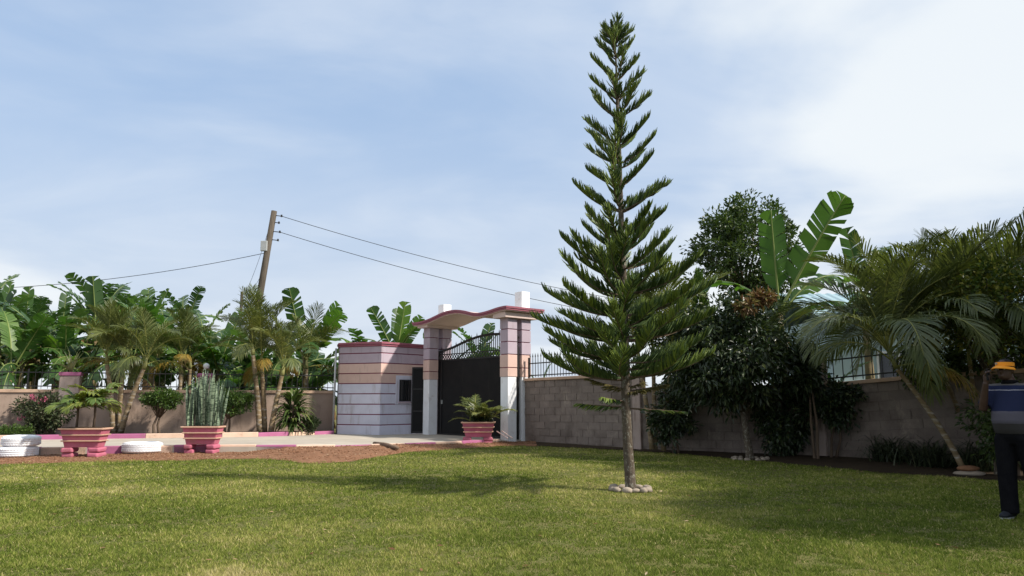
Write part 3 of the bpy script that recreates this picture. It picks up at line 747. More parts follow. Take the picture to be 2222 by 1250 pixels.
for (a, b) in ((-0.105, -0.062), (-0.055, 0.004)):
    o = 0.0 if a < -0.06 else 0.02
    roof_strip(0.47 + o, 0.442, -0.45 - o, 4.59 + o, a, b).build('fascia', 'fascia', rf, gbase)
    roof_strip(-1.022, -1.05 - o, -0.45 - o, 4.59 + o, a, b).build('fascia', 'fascia', rf, gbase)
    roof_strip(0.44, -1.02, -0.45 - o, -0.422, a, b, 3).build('fascia', 'fascia', rf, gbase)
    roof_strip(0.44, -1.02, 4.562, 4.59 + o, a, b, 3).build('fascia', 'fascia', rf, gbase)
for c in (R2, L2):
    z0 = 3.9
    MB().prism(ccw([c + D * .165 + NI * .165, c + D * .165 - NI * .165, c - D * .165 - NI * .165, c - D * .165 + NI * .165]), z0, 4.60).build('finial_block', 'white', gw, gbase, bevel=0.01)

# ------------------------------------------------------------------ sliding gate leaf
G0 = (R1 + R2) / 2 + D * 0.12        # right end, parked inside the slot
G1 = (L1 + L2) / 2 + D * 0.08
gl_len = (G0 - G1).length; gc = (G0 + G1) / 2
gt = thing('sliding_gate', 'black sheet metal sliding gate with an arched railing of thin bars', 'gate', G1)
def gbox(s0, s1, z0, z1, th, off=0.0):
    a = G1 + D * s0; b = G1 + D * s1; c = (a + b) / 2 + NI * off
    return MB().obox(c + Vector((0, 0, (z0 + z1) / 2)), D * (s1 - s0) / 2, NI * th / 2, Vector((0, 0, (z1 - z0) / 2)))
npan = 3
for k in range(npan):
    s0 = gl_len * k / npan + 0.006; s1 = gl_len * (k + 1) / npan - 0.006
    gbox(s0, s1, 0.16, 2.60, 0.012).build('sheet_panel', 'black', gt, G1)
gbox(0, gl_len, 2.60, 2.655, 0.05).build('top_rail', 'iron', gt, G1)
gbox(0, gl_len, 2.80, 2.835, 0.04).build('mid_rail', 'iron', gt, G1)
gbox(0, gl_len, 0.11, 0.17, 0.06).build('bottom_rail', 'iron', gt, G1)
gbox(0.18, 0.23, 0.17, 2.60, 0.03, 0.02).build('stile', 'iron', gt, G1)
gbox(0, 0.05, 0.11, 2.9, 0.06).build('stile', 'iron', gt, G1)
gbox(gl_len - 0.05, gl_len, 0.11, 2.9, 0.06).build('stile', 'iron', gt, G1)
gbox(0.24, 0.27, 1.15, 1.28, 0.05, 0.03).build('handle', 'metalgrey', gt, G1)
def arch(s): 
    t = s / gl_len
    return float(np.interp(t, [0, .1, .2, .3, .4, .5, .6, .7, .8, .9, 1], [2.93, 2.97, 3.04, 3.14, 3.23, 3.30, 3.34, 3.35, 3.33, 3.27, 3.17]))
pts = [G1 + D * (gl_len * i / 30) + Vector((0, 0, arch(gl_len * i / 30))) for i in range(31)]
MB().tube(pts, 0.042, 6).build('arch_rail', 'iron', gt, G1)
nb = 44
for k in range(nb):
    s = gl_len * (k + 0.5) / nb; q = G1 + D * s
    m = MB(); m.tube([q + Vector((0, 0, 2.82)), q + Vector((0, 0, arch(s) + 0.0))], 0.015, 4)
    if k % 3 == 1: m.tube([q + Vector((0, 0, arch(s))), q + Vector((0, 0, arch(s) + 0.06)), q + Vector((0, 0, arch(s) + 0.15))], [0.012, 0.016, 0.001], 4)
    m.build('gate_bar', 'iron', gt, G1)
# row of little rings between the rails
nr = 30
ringme = None
for k in range(nr):
    q = G1 + D * (gl_len * (k + 0.5) / nr) + Vector((0, 0, 2.7275))
    if ringme is None:
        m = MB(); pts = [D * 0.05 * math.cos(a) + Vector((0, 0, 0.06 * math.sin(a))) for a in [2 * PI * i / 10 for i in range(11)]]
        m.tube(pts, 0.016, 5, cap=False); ringme = m.mesh('ring', 'iron')
    link('ring', ringme, gt, q - G1)

# ------------------------------------------------------------------ left boundary wall with coping, pillars and railing
def wall_prism(p, q, th, z0a, z1a, z1b, z0b=None):
    d = (q - p).normalized(); n = Vector((-d.y, d.x, 0)) * th / 2
    z0b = z0a if z0b is None else z0b
    return MB().prism([p - n, q - n, q + n, p + n], [z0a, z0b, z0b, z0a], [z1a, z1b, z1b, z1a])
WL = [Vector((x, y, 0)) for x, y in WALL_L]
lw = thing('boundary_wall', 'low stained plaster wall with pale coping behind the left bed', 'wall', WL[1])
for a, b in zip(WL[:-1], WL[1:]):
    wall_prism(a, b, 0.20, 0.0, 1.50, 1.50).build('wall', 'plaster', lw, WL[1])
    n = max(1, round((b - a).length / 2.4))
    for i in range(n):
        p = a.lerp(b, i / n); q = a.lerp(b, (i + 1) / n); e = (q - p).normalized() * 0.004
        wall_prism(p + e, q - e, 0.29, 1.502, 1.60, 1.60).build('coping', 'coping', lw, WL[1], bevel=0.012)
def fence(name, label, a, b, za, zb, h, step, rails, tip, base, barr=0.009, postevery=None):
    f = thing(name, label, 'railing', base)
    ln = (b - a).length; d = (b - a) / ln; sl = (zb - za) / ln
    bm_ = MB(); bm_.tube([(0, 0, 0.02), (0, 0, h)], barr, 4)
    if tip: bm_.tube([(0, 0, h), (0, 0, h + 0.03), (0, 0, h + tip)], [barr * 1.1, barr * 1.9, 0.001], 4)
    me = bm_.mesh('bar', 'iron')
    n = int(ln / step)
    for i in range(n):
        s = (i + 0.5) * ln / n
        link('bar', me, f, a + d * s + Vector((0, 0, za + sl * s)) - base, (rnd.gauss(0, 0.006), rnd.gauss(0, 0.006), 0))
    for r in rails:
        nn = Vector((-d.y, d.x, 0))
        m = MB(); p = a + Vector((0, 0, za + r)); q = b + Vector((0, 0, zb + r))
        m.obox((p + q) / 2, (q - p) / 2, nn * 0.012, Vector((0, 0, 0.016))); m.build('rail', 'iron', f, base)
    k = max(1, round(ln / (postevery or 2.2)))
    for i in range(k + 1):
        s = ln * i / k
        MB().box(a + d * s + Vector((0, 0, za + sl * s + (h - 0.02) / 2)), (0.04, 0.04, h + 0.02), math.atan2(d.y, d.x)).build('post', 'iron', f, base)
    return f
fence('wall_railing', 'black iron railing on the low plaster wall in front of the banana grove', WL[1] + (WL[1] - WL[2]).normalized() * 1.5, WL[2], 1.60, 1.60, 0.62, 0.17, (0.10, 0.52), 0.0, WL[1])

def wall_pillar(px, w, capw, rnd_cap, label, z1=2.02):
    p = on_line(px, WL[1], WL[2]); p = p + Vector((0.1, -0.25, 0)).normalized() * 0.04
    ang = math.atan2((WL[2] - WL[1]).y, (WL[2] - WL[1]).x)
    t = thing('gate_post', label, 'pillar', p); t.name = 'wall_pillar'
    MB().box(p + Vector((0, 0, z1 / 2)), (w, w * 0.8, z1), ang).build('shaft', 'pillar', t, p, bevel=0.02)
    if rnd_cap:
        MB().lathe([(0.001, z1 - 0.01), (capw / 2 - 0.03, z1 - 0.01), (capw / 2, z1 + 0.03), (capw / 2, z1 + 0.09), (capw / 2 - 0.04, z1 + 0.12), (0.001, z1 + 0.13)], 20, p).build('cap', 'plum', t, p, smooth=False)
    else:
        MB().box(p + Vector((0, 0, z1 + 0.055)), (capw, capw * 0.85, 0.11), ang).build('cap', 'plum', t, p, bevel=0.015)
    return p
PP1 = wall_pillar(150, 0.54, 0.60, False, 'grey wall pillar with square plum cap under a spiky plant')
PP2 = wall_pillar(443, 0.46, 0.54, True, 'grey wall pillar with round plum cap behind the snake plants')
# white globe lamp on the second pillar
gl = thing('globe_lamp', 'white globe lamp on the round capped wall pillar', 'lamp', PP2 + Vector((0, 0, 2.14)))
MB().lathe([(0.001, 0), (0.05, 0), (0.05, 0.03), (0.025, 0.05), (0.022, 0.14), (0.05, 0.16)], 12).build('lamp_base', 'iron', gl)
MB().ball((0, 0, 0.245), 0.10, 16, 10).build('globe', 'globe', gl, smooth=True)

# ------------------------------------------------------------------ right boundary wall of concrete blocks (two lengths)
blkme = {}
def block_wall(label, pts, z_at, courses, base, mat='block', bl=0.42, bh=0.20, th=0.16, smear=0):
    w = thing('block_wall', label, 'wall', base)
    acc = 0.0
    for a, b in zip(pts[:-1], pts[1:]):
        ln = (b - a).length; d = (b - a) / ln; ang = math.atan2(d.y, d.x)
        za, zb = z_at(acc), z_at(acc + ln); sl = (zb - za) / ln
        dz = z_at(0)
        wall_prism(a, b, th - 0.020, -0.05, za - 0.002, zb - 0.002).build('mortar_core', 'mortar', w, base)
        for c in range(courses):
            n = max(1, int(round(ln / bl))); L_ = ln / n
            key = round(L_, 3)
            if key not in blkme:
                m = MB(); m.box((0, 0, 0), (L_ - 0.015, th, bh - 0.015)); blkme[key] = m.mesh('block', mat)
            me = blkme[key]
            for i in range(n + (c % 2)):
                s = (i + 0.5 - 0.5 * (c % 2)) * L_
                if s < 0.05 or s > ln - 0.05: continue
                q = a + d * s; z = za + sl * s - bh * (courses - c - 0.5) 
                if z < 0: continue
                nn = Vector((-d.y, d.x, 0)) * rnd.gauss(0, 0.005)
                o = link('block', me, w, q + nn + Vector((0, 0, z + rnd.gauss(0, 0.002))) - base, (0, -math.atan(sl), ang))
                o.scale = (rnd.uniform(0.985, 1.0), 1, rnd.uniform(0.97, 1.0))
        # coping stones
        k = max(1, round(ln / 1.6))
        for i in range(k):
            p = a.lerp(b, i / k) + d * 0.003; q = a.lerp(b, (i + 1) / k) - d * 0.003
            zp = za + sl * (p - a).length; zq = za + sl * (q - a).length
            n2 = Vector((-d.y, d.x, 0)) * 0.13
            MB().prism([p - n2, q - n2, q + n2, p + n2], [zp + 0.002, zq + 0.002, zq + 0.002, zp + 0.002], [zp + 0.085, zq + 0.085, zq + 0.085, zp + 0.085]).build('coping', 'coping', w, base, bevel=0.01)
        acc += ln
    return w
block_wall('concrete block wall right of the gateway, behind the tall conifer', [S1, S2], lambda s: 1.84 + 0.012 * s, 9, S1)
fence('wall_railing', 'black iron railing with spear tips on the wall beside the gateway', S1 + D * 0.1, S2, 1.93, 1.98, 0.62, 0.118, (0.08, 0.44), 0.13, S1, 0.010)
seg = WALL_R[1:]
lens = [0]
for a, b in zip(seg[:-1], seg[1:]): lens.append(lens[-1] + (b - a).length)
def z2(s): return float(np.interp(s, lens, [1.50, 1.555, 1.71, 1.95, 2.1]))
block_wall('shaded concrete block wall behind the mango tree and leaning palms', seg, z2, 9, S2)
# grey post where the two lengths meet
pp = thing('wall_pillar', 'plain concrete post where the block wall steps down behind the conifer', 'pillar', S2)
MB().box(S2 + Vector((0, 0, 1.02)), (0.26, 0.26, 2.04), math.atan2(D.y, D.x)).build('shaft', 'pillar', pp, S2, bevel=0.02)
MB().box(S2 + Vector((0, 0, 2.08)), (0.32, 0.32, 0.07), math.atan2(D.y, D.x)).build('cap', 'coping', pp, S2, bevel=0.01)
q = WALL_R[2]
pp = thing('wall_pillar', 'pale concrete post beside the mango tree where the railing starts', 'pillar', q)
MB().box(q + Vector((0, 0, 1.15)), (0.24, 0.24, 2.3), R(-58)).build('shaft', 'pillar', pp, q, bevel=0.02)
MB().box(q + Vector((0, 0, 2.33)), (0.30, 0.30, 0.06), R(-58)).build('cap', 'coping', pp, q, bevel=0.01)
fence('wall_railing', 'black iron railing on the shaded wall in front of the pale blue house', WALL_R[2], WALL_R[3] , z2(lens[1]) + 0.085, z2(lens[2]) + 0.085, 0.62, 0.19, (0.10, 0.50), 0.10, WALL_R[2], 0.012)
fence('wall_railing', 'black iron railing on the wall behind the man, half hidden by leaves', WALL_R[3], WALL_R[4] , z2(lens[2]) + 0.085, z2(lens[3]) + 0.085, 0.62, 0.19, (0.10, 0.50), 0.10, WALL_R[3], 0.012)

# ------------------------------------------------------------------ pale blue house beyond the right wall
hb = Vector((14.0, 23.0, 0))
bh_ = thing('house', 'pale blue house with corrugated roof beyond the right wall', 'house', hb)
hx0, hx1, hy0, hy1 = 9.3, 20.0, 21.5, 27.0
MB().prism([Vector((hx0, hy0, 0)), Vector((hx1, hy0, 0)), Vector((hx1, hy1, 0)), Vector((hx0, hy1, 0))], 0, 3.7).build('wall', 'bluewall', bh_, hb)
m = MB(); vs = []; nC = 150
for i in range(nC + 1):
    x = hx0 - 0.5 + (hx1 - hx0 + 1.0) * i / nC; dz = 0.025 * math.sin(i * PI / 1.0 * 0.5 * 2)
    dz = 0.03 * (1 if i % 4 in (1, 2) else 0)
    vs += [(x, hy0 - 0.5, 3.62 + dz), (x, (hy0 + hy1) / 2, 4.75 + dz), (x, hy1 + 0.5, 3.62 + dz)]
m.add(vs, [(i * 3 + j, i * 3 + 3 + j, i * 3 + 4 + j, i * 3 + 1 + j) for i in range(nC) for j in range(2)])
ro = m.build('roof', 'blueroof', bh_, hb)
MB().box(((hx0 + hx1) / 2, hy0 - 0.52, 3.58), (hx1 - hx0 + 1.0, 0.03, 0.18)).build('fascia', 'white', ro, hb)
for k in range(3):
    cx = hx0 + 1.9 + k * 3.3
    wv = MB().box((cx, hy0 - 0.02, 2.1), (1.3, 0.06, 1.15)).build('window', 'white', bh_, hb)
    for sx in (-0.31, 0.31):
        MB().box((cx + sx, hy0 - 0.056, 2.1), (0.55, 0.02, 1.02)).build('pane', 'glass', wv, hb)

# ------------------------------------------------------------------ foliage generators (canonical: base at the origin, bending in the XZ plane)
UPV = Vector((0, 0, 1))
def frond_mesh(seed, length, a0, bend, npairs=40, leaf=0.42, vee=R(28), droop=0.3, wid=0.016, mat='palm', petiole=0.18, fold=1.0):
    rg = random.Random(seed); m = MB()
    n = 14; pts = [Vector((0, 0, 0))]; tans = []
    for i in range(n):
        a = a0 - bend * ((i + 0.5) / n) ** 1.5
        t = Vector((math.cos(a), 0, math.sin(a))); tans.append(t); pts.append(pts[-1] + t * length / n)
    tans.append(tans[-1])
    def P(t):
        f = t * n; i = min(int(f), n - 1); return pts[i].lerp(pts[i + 1], f - i), tans[i].lerp(tans[min(i + 1, n)], f - i).normalized()
    for k in range(npairs):
        t = petiole + (1 - petiole) * ((k + 0.5) / npairs)
        q = (t - petiole) / (1 - petiole)
        p, T = P(t); Nn = Vector((-T.z, 0, T.x))
        ll = leaf * (0.45 + 0.75 * math.sin(PI * min(1, 0.12 + q * 0.84))) * (1 - 0.25 * q)
        fw = R(62) - R(36) * q
        for sgn in (-1, 1):
            v = vee + rg.gauss(0, 0.12); f2 = fw + rg.gauss(0, 0.07); l2 = ll * rg.uniform(0.88, 1.08)
            S = Vector((0, sgn, 0))
            d = T * math.cos(f2) + (S * math.cos(v) + Nn * math.sin(v)) * math.sin(f2)
            wv = d.cross(S.cross(T) if sgn > 0 else T.cross(S))
            wv = T - d * T.dot(d); 
            if wv.length < 1e-4: wv = Nn
            wv.normalize()
            g = Vector((0, 0, -1)); dr = droop * rg.uniform(0.7, 1.35)
            b0 = p; p1 = p + d * l2 * 0.45 + g * l2 * 0.10 * dr; p2 = p + d * l2 * 0.80 + g * l2 * 0.38 * dr; p3 = p + d * l2 * 0.98 + g * l2 * 0.75 * dr
            w = wid * (0.7 + 0.5 * math.sin(PI * q))
            m.add([b0 - wv * w * .4, b0 + wv * w * .4, p1 - wv * w, p1 + wv * w, p2 - wv * w * .75, p2 + wv * w * .75, p3], [(0, 1, 3, 2), (2, 3, 5, 4), (4, 5, 6)])
    me = m.mesh('frond', mat)
    r = MB(); r.tube(pts, [0.016 * (1 - 0.85 * i / n) + 0.002 for i in range(n + 1)], 4)
    nv = len(me.vertices)
    full = MB(); full.v = list(m.v); full.f = list(m.f); nf = len(full.f); full.add(r.v, r.f)
    me = full.mesh('frond', mat); me.materials.append(M['rachis'])
    for p in me.polygons:
        if p.index >= nf: p.material_index = 1; p.use_smooth = True
    return me
def banana_mesh(seed, length, width, a0, bend, tear=0.5, mat='banana', fold=0.35, twist=0.0, hang=0.25):
    rg = random.Random(seed); m = MB()
    n = 16; pts = [Vector((0, 0, 0))]; tans = []
    pet = 0.14
    for i in range(n):
        a = a0 - bend * ((i + 0.5) / n) ** 1.6
        t = Vector((math.cos(a), 0, math.sin(a))); tans.append(t); pts.append(pts[-1] + t * length / n)
    def P(t):
        f = min(t, 0.9999) * n; i = min(int(f), n - 1); return pts[i].lerp(pts[i + 1], f - i), tans[i]
    def half(q):
        return width * 0.5 * (min(1, (q / 0.16)) ** 0.6) * (1 - max(0, (q - 0.72) / 0.28) ** 2.2) ** 0.7
    for sgn in (-1, 1):
        t = pet
        lift = fold + rg.uniform(-0.1, 0.1)
        while t < 1.0:
            st = rg.uniform(0.035, 0.05) if rg.random() > 0.35 else rg.uniform(0.06, 0.13)
            if tear < 0.25: st *= 1.7
            t2 = min(1.0, t + st)
            torn = rg.random() < tear
            gap = (t2 - t) * rg.uniform(0.12, 0.38) if torn else 0.0
            sag = rg.uniform(0.15, 1.0) * hang if torn else 0.05 * hang
            sweep = 0.05 + 0.03 * rg.random() + (rg.uniform(-0.02, 0.04) if torn else 0)
            rows = []
            for tt, gsh in ((t, gap * 0.5), (t2, -gap * 0.5)):
                p, T = P(tt); Nn = Vector((-T.z, 0, T.x)); S = Vector((0, sgn, 0))
                q = (tt - pet) / (1 - pet); h = half(q) + 0.004
                row = [p]
                for fr in (0.5, 1.0):
                    off = S * h * fr * math.cos(lift * (1 - 0.5 * fr)) + Nn * h * fr * math.sin(lift) * (1 - 0.45 * fr)
                    pp, _ = P(min(0.999, max(0, tt + sweep * fr + gsh * fr)))
                    dd = pp - p
                    c = p + off + dd + Vector((0, 0, -sag * h * fr * fr))
                    row.append(c)
                rows.append(row)
            a, b = rows
            m.add([a[0], a[1], a[2], b[0], b[1], b[2]], [(0, 1, 4, 3), (1, 2, 5, 4)] if sgn > 0 else [(0, 3, 4, 1), (1, 4, 5, 2)])
            t = t2
    nf = len(m.f)
    r = MB(); r.tube(pts, [0.028 * (1 - 0.9 * i / n) + 0.003 for i in range(n + 1)], 5)
    m.add(r.v, r.f)
    me = m.mesh('leaf', mat); me.materials.append(M['rib'])
    for p in me.polygons:
        if p.index >= nf: p.material_index = 1
        p.use_smooth = True
    return me
def strap_mesh(seed, length, width, a0, bend, mat, segs=6, vfold=0.25):
    m = MB(); pts = [Vector((0, 0, 0))]
    for i in range(segs):
        a = a0 - bend * ((i + 0.5) / segs) ** 1.4
        pts.append(pts[-1] + Vector((math.cos(a), 0, math.sin(a))) * length / segs)
    vs = []; fs = []
    for i, p in enumerate(pts):
        t = i / segs
        w = width * 0.5 * (0.55 + 0.45 * math.sin(PI * min(1, t * 1.25))) * (1 - t ** 3) + 0.0008
        vs += [p + Vector((0, -w, vfold * w)), p, p + Vector((0, w, vfold * w))]
    for i in range(segs):
        fs += [(i * 3, i * 3 + 1, i * 3 + 4, i * 3 + 3), (i * 3 + 1, i * 3 + 2, i * 3 + 5, i * 3 + 4)]
    m.add(vs, fs); return m.mesh('leaf', mat, smooth=True)
def leaf_add(m, p, d, n, ln, w, curl=0.12):
    """one leaf: two folded halves, pointed"""
    d = d.normalized(); s = d.cross(n)
    if s.length < 1e-4: s = d.orthogonal()
    s.normalize(); u = s.cross(d)
    a = p; t = p + d * ln - u * ln * curl; mid = p + d * ln * 0.5
    l = mid + s * w + u * w * 0.35; r = mid - s * w + u * w * 0.35
    m.add([a, l, t, r], [(0, 1, 2), (0, 2, 3)])
def crown(m, c, rad, clumps, per, leaf, seed, droop=0.2, shell=0.55, cl_r=0.35, aspect=0.28, flat=1.0, zmin=None, tmpl=None):
    rg = random.Random(seed); c = Vector(c); rad = Vector(rad); centers = []
    for k in range(clumps):
        while True:
            q = Vector((rg.uniform(-1, 1), rg.uniform(-1, 1), rg.uniform(-1, 1)))
            if shell < q.length < 1: break
        lump = 1 + 0.18 * mnoise.noise(q * 1.7 + Vector((seed, 0, 0)))
        cc = c + Vector((q.x * rad.x, q.y * rad.y, q.z * rad.z)) * lump
        centers.append(cc)
        r = cl_r * rg.uniform(0.6, 1.3)
        for i in range(per):
            o = rv(rg, 1).normalized() * r * rg.random() ** 0.5
            o.z *= flat
            p = cc + o
            if zmin is not None and p.z < zmin: continue
            d = (o.normalized() * 0.9 + rv(rg, 0.5) + (p - c).normalized() * 0.5); d.z -= droop
            leaf_add(m, p, d, UPV + rv(rg, 0.6), leaf * rg.uniform(0.7, 1.25), leaf * aspect * rg.uniform(0.8, 1.2))
    return centers
def limbs(m, base, top, centers, r0, seed, n=9, forks=2):
    rg = random.Random(seed); base = Vector(base); top = Vector(top)
    mid = base.lerp(top, 0.5) + Vector((rg.uniform(-.05, .05), rg.uniform(-.05, .05), 0))
    m.tube([base - Vector((0, 0, 0.03)), base + Vector((0, 0, 0.06)), mid, top], [r0 * 1.45, r0 * 1.1, r0 * 0.85, r0 * 0.7], 9)
    for c in rg.sample(centers, min(n, len(centers))):
        k = top.lerp(Vector(c), 0.5) + Vector((0, 0, 0.12)) + rv(rg, 0.05)
        m.tube([top - Vector((0, 0, 0.05)), k, Vector(c)], [r0 * 0.5, r0 * 0.28, r0 * 0.08], 5)
def shrub(name, label, cat, base, top, c, rad, clumps, per, leaf, mat, seed, bark='bark2', r0=0.04, group=None, nl=9, stems=1, **kw):
    t = thing(name, label, cat, base, group)
    m = MB(); cs = crown(m, c, rad, clumps, per, leaf, seed, **kw)
    m.build('crown', mat, t, base)
    m2 = MB()
    rg = random.Random(seed)
    for k in range(stems):
        off = Vector((rg.uniform(-1, 1), rg.uniform(-1, 1), 0)) * (0.0 if stems == 1 else 0.12)
        limbs(m2, Vector(base) + off, Vector(top) + off * 0.5, cs, r0, seed + k, nl)
    m2.build('trunk', bark, t, base, smooth=True)
    return t

# ------------------------------------------------------------------ the tall conifer
TY = 10.85
tb = at(1369, 1056, TY); tb.z = 0
ax = [(1369, 1056), (1362, 960), (1358, 880), (1357, 780), (1354, 660), (1351, 560), (1347, 450), (1344, 340), (1340, 240), (1338, 170), (1336, 115), (1335, 74)]
axp = [at(x, y, TY) for x, y in ax]; axp[0].z = -0.02
con = thing('conifer_tree', 'tall slender conifer with tiered upswept branches in the middle of the lawn', 'tree', tb)
rad = [0.078, 0.070, 0.067, 0.063, 0.056, 0.049, 0.040, 0.034, 0.026, 0.018, 0.012, 0.006]
m = MB(); m.tube([axp[0], axp[0].lerp(axp[1], 0.12)] + axp[1:], [0.098, 0.080] + rad[1:], 12)
tr = m.build('trunk', 'bark', con, tb, smooth=True)
def axis_at(py):
    for (a, b), (p, q) in zip(zip(ax[:-1], ax[1:]), zip(axp[:-1], axp[1:])):
        if b[1] <= py <= a[1]:
            return p.lerp(q, (a[1] - py) / (a[1] - b[1]))
    return axp[-1].copy()
def pine_branch(seed, length, rise, early, dens=1.0, hang=0.0, mat='pine', tl=0.13, thick=1.0):
    rg = random.Random(seed); m = MB()
    n = 10; pts = []
    wob = rg.uniform(-0.08, 0.08)
    for i in range(n + 1):
        t = i / n
        pts.append(Vector((length * t * (1 - 0.06 * t), wob * length * math.sin(t * PI), rise * (early * t + (1 - early) * t ** 2.1))))
    m.tube(pts, [0.016 * thick * (1 - 0.75 * i / n) for i in range(n + 1)], 5)
    limbn = len(m.f); tips = []; tipset = set()
    k = int(100 * dens * max(0.35, length / 1.0) ** 0.85) 
    for j in range(k):
        t = 0.10 + 0.90 * ((j + rg.random()) / k) ** 0.92
        f = t * n; i = min(int(f), n - 1); p = pts[i].lerp(pts[i + 1], f - i); T = (pts[i + 1] - pts[i]).normalized()
        prof = (0.35 + 0.65 * min(1, t / 0.35)) * (1 - 0.45 * max(0, (t - 0.7) / 0.3))
        l = tl * prof * rg.uniform(0.75, 1.25)
        side = rg.uniform(-1, 1)
        up = (1 - 0.55 * abs(side)) if hang == 0 else -hang * rg.uniform(0.4, 1)
        d = (T * rg.uniform(0.55, 0.85) + Vector((0, side * 0.95, 0)) + Vector((0, 0, up * rg.uniform(0.75, 1.05)))).normalized()
        bendv = (Vector((0, 0, 0.35)) if hang == 0 else Vector((0, 0, -0.3))) + T * 0.15
        q1 = p + d * l * 0.5; q2 = p + (d + bendv * 0.5).normalized() * l
        r = 0.0115 * thick
        if t > 0.5 and rg.random() < 0.55: tips.append(len(m.f))
        f0 = len(m.f)
        m.tube([p, q1, q2], [r * 0.8, r, r * 0.25], 3, cap=False)
        # needle fuzz
        for _ in range(7):
            u = rg.uniform(0.1, 1.0); b = p.lerp(q1, u * 2) if u < 0.5 else q1.lerp(q2, u * 2 - 1)
            e = (d + rv(rg, 0.75)).normalized() * rg.uniform(0.016, 0.028)
            w = rv(rg, 1).normalized() * 0.0035
            m.add([b - w, b + w, b + e], [(0, 1, 2)])
        if tips and tips[-1] == f0: tipset.update(range(f0, len(m.f)))
    me = m.mesh('branch', mat); me.materials.append(M['bark2']); me.materials.append(M['pine_tip'])
    for p in me.polygons:
        if p.index < limbn: p.material_index = 1
        elif p.index in tipset and mat == 'pine': p.material_index = 2
    return me
whorls = [(80, 32, 20, 5, .8), (98, 40, 24, 5, .8), (126, 47, 40, 5, .75), (171, 55, 40, 5, .72), (214, 63, 42, 5, .7), (257, 76, 50, 5, .66), (318, 82, 52, 5, .6), (361, 86, 52, 5, .6),
          (409, 86, 52, 5, .56), (458, 101, 60, 6, .52), (517, 104, 52, 6, .48), (550, 104, 52, 5, .44), (580, 146, 66, 7, .30), (610, 118, 44, 3, .25), (642, 168, 64, 8, .14), (690, 198, 58, 8, .06), (714, 140, 30, 3, .06), (737, 208, 50, 9, .0),
          (782, 210, 46, 8, -.08), (802, 130, 24, 3, -.05), (823, 214, 42, 8, -.14)]
rg = random.Random(21)
for wi, (py, rp, rise, nbr, early) in enumerate(whorls):
    c = axis_at(py); sc = TY / FPX
    ph = rg.uniform(0, 2 * PI) 
    for j in range(nbr):
        a = ph + 2 * PI * j / nbr + rg.gauss(0, 0.16)
        ln = rp * sc * 1.04 * (rg.uniform(0.8, 1.1) if py < 560 else rg.uniform(0.80, 1.06)); rz = rise * sc * (rg.uniform(0.85, 1.3) if py < 560 else rg.uniform(0.8, 1.25))
        tl = 0.138 + 0.102 * min(1, rp / 150)
        me = pine_branch(wi * 31 + j, ln, rz, early, 0.95, 0, 'pine', tl, 0.75 + 0.25 * min(1, py / 500))
        link('branch', me, con, c - tb + Vector((0, 0, rg.uniform(-0.04, 0.04))), (rg.gauss(0, .12), 0, a))
# crowning tips
for j in range(5):
    me = pine_branch(900 + j, 0.15, 0.19, 0.9, 2.0, 0, 'pine', 0.05, 0.6)
    link('branch', me, con, axis_at(78) - tb, (0, 0, j * 1.257 + 0.4))
for j in range(26):                                   # short sprays along the upper stem
    py = rg.uniform(90, 560); me = pine_branch(950 + j, 0.16, 0.2, 0.8, 1.6, 0, 'pine', 0.07, 0.7)
    link('branch', me, con, axis_at(py) - tb, (0, 0, rg.uniform(0, 6.28)))
# old lower branches
for (py, a, rp, rise, hg, dn) in ((845, PI + 0.25, 92, 22, 0.35, 0.9), (850, 0.1, 98, 16, 0.5, 1.0), (853, -1.2, 70, 6, 0.5, 0.8), (848, 2.2, 70, 10, 0.3, .7), (842, 0.9, 80, 14, 0.4, .7),
                                  (884, PI - 0.12, 112, 8, 0.8, 0.75), (886, 0.05, 138, -8, 0.2, 0.45), (872, -2.3, 96, 10, 0.8, 0.7), (880, 1.4, 80, 0, 0.5, .5)):
    me = pine_branch(int(py * 7 + a * 100), rp * TY / FPX, rise * TY / FPX, 0.8, dn, hg, 'pine_dry' if py < 870 else 'pine', 0.12, 0.9)
    link('branch', me, con, axis_at(py) - tb, (0, 0, a))
# stones round its foot
def stone_mesh(seed, r):
    rg = random.Random(seed); m = MB(); m.ball((0, 0, 0), (r * rg.uniform(1.0, 1.4), r * rg.uniform(.8, 1.0), r * rg.uniform(.6, .85)), 9, 6, 0.12, rg); return m.mesh('stone', 'stone', smooth=True)
sm = [stone_mesh(i, 0.062) for i in range(5)]
k = 13
for i in range(k):
    a = 2 * PI * i / k + rg.gauss(0, 0.06)
    o = link('stone', sm[i % 5], None, tb + Vector((rg.uniform(.23, .27) * math.cos(a), rg.uniform(.23, .27) * math.sin(a), 0.028)), (rg.gauss(0, .15), rg.gauss(0, .15), a + PI / 2), rg.uniform(0.75, 1.3))
    tag(o, 'rounded pale stone in the ring round the tall conifer trunk', 'stone', 'stones ringed round the conifer')

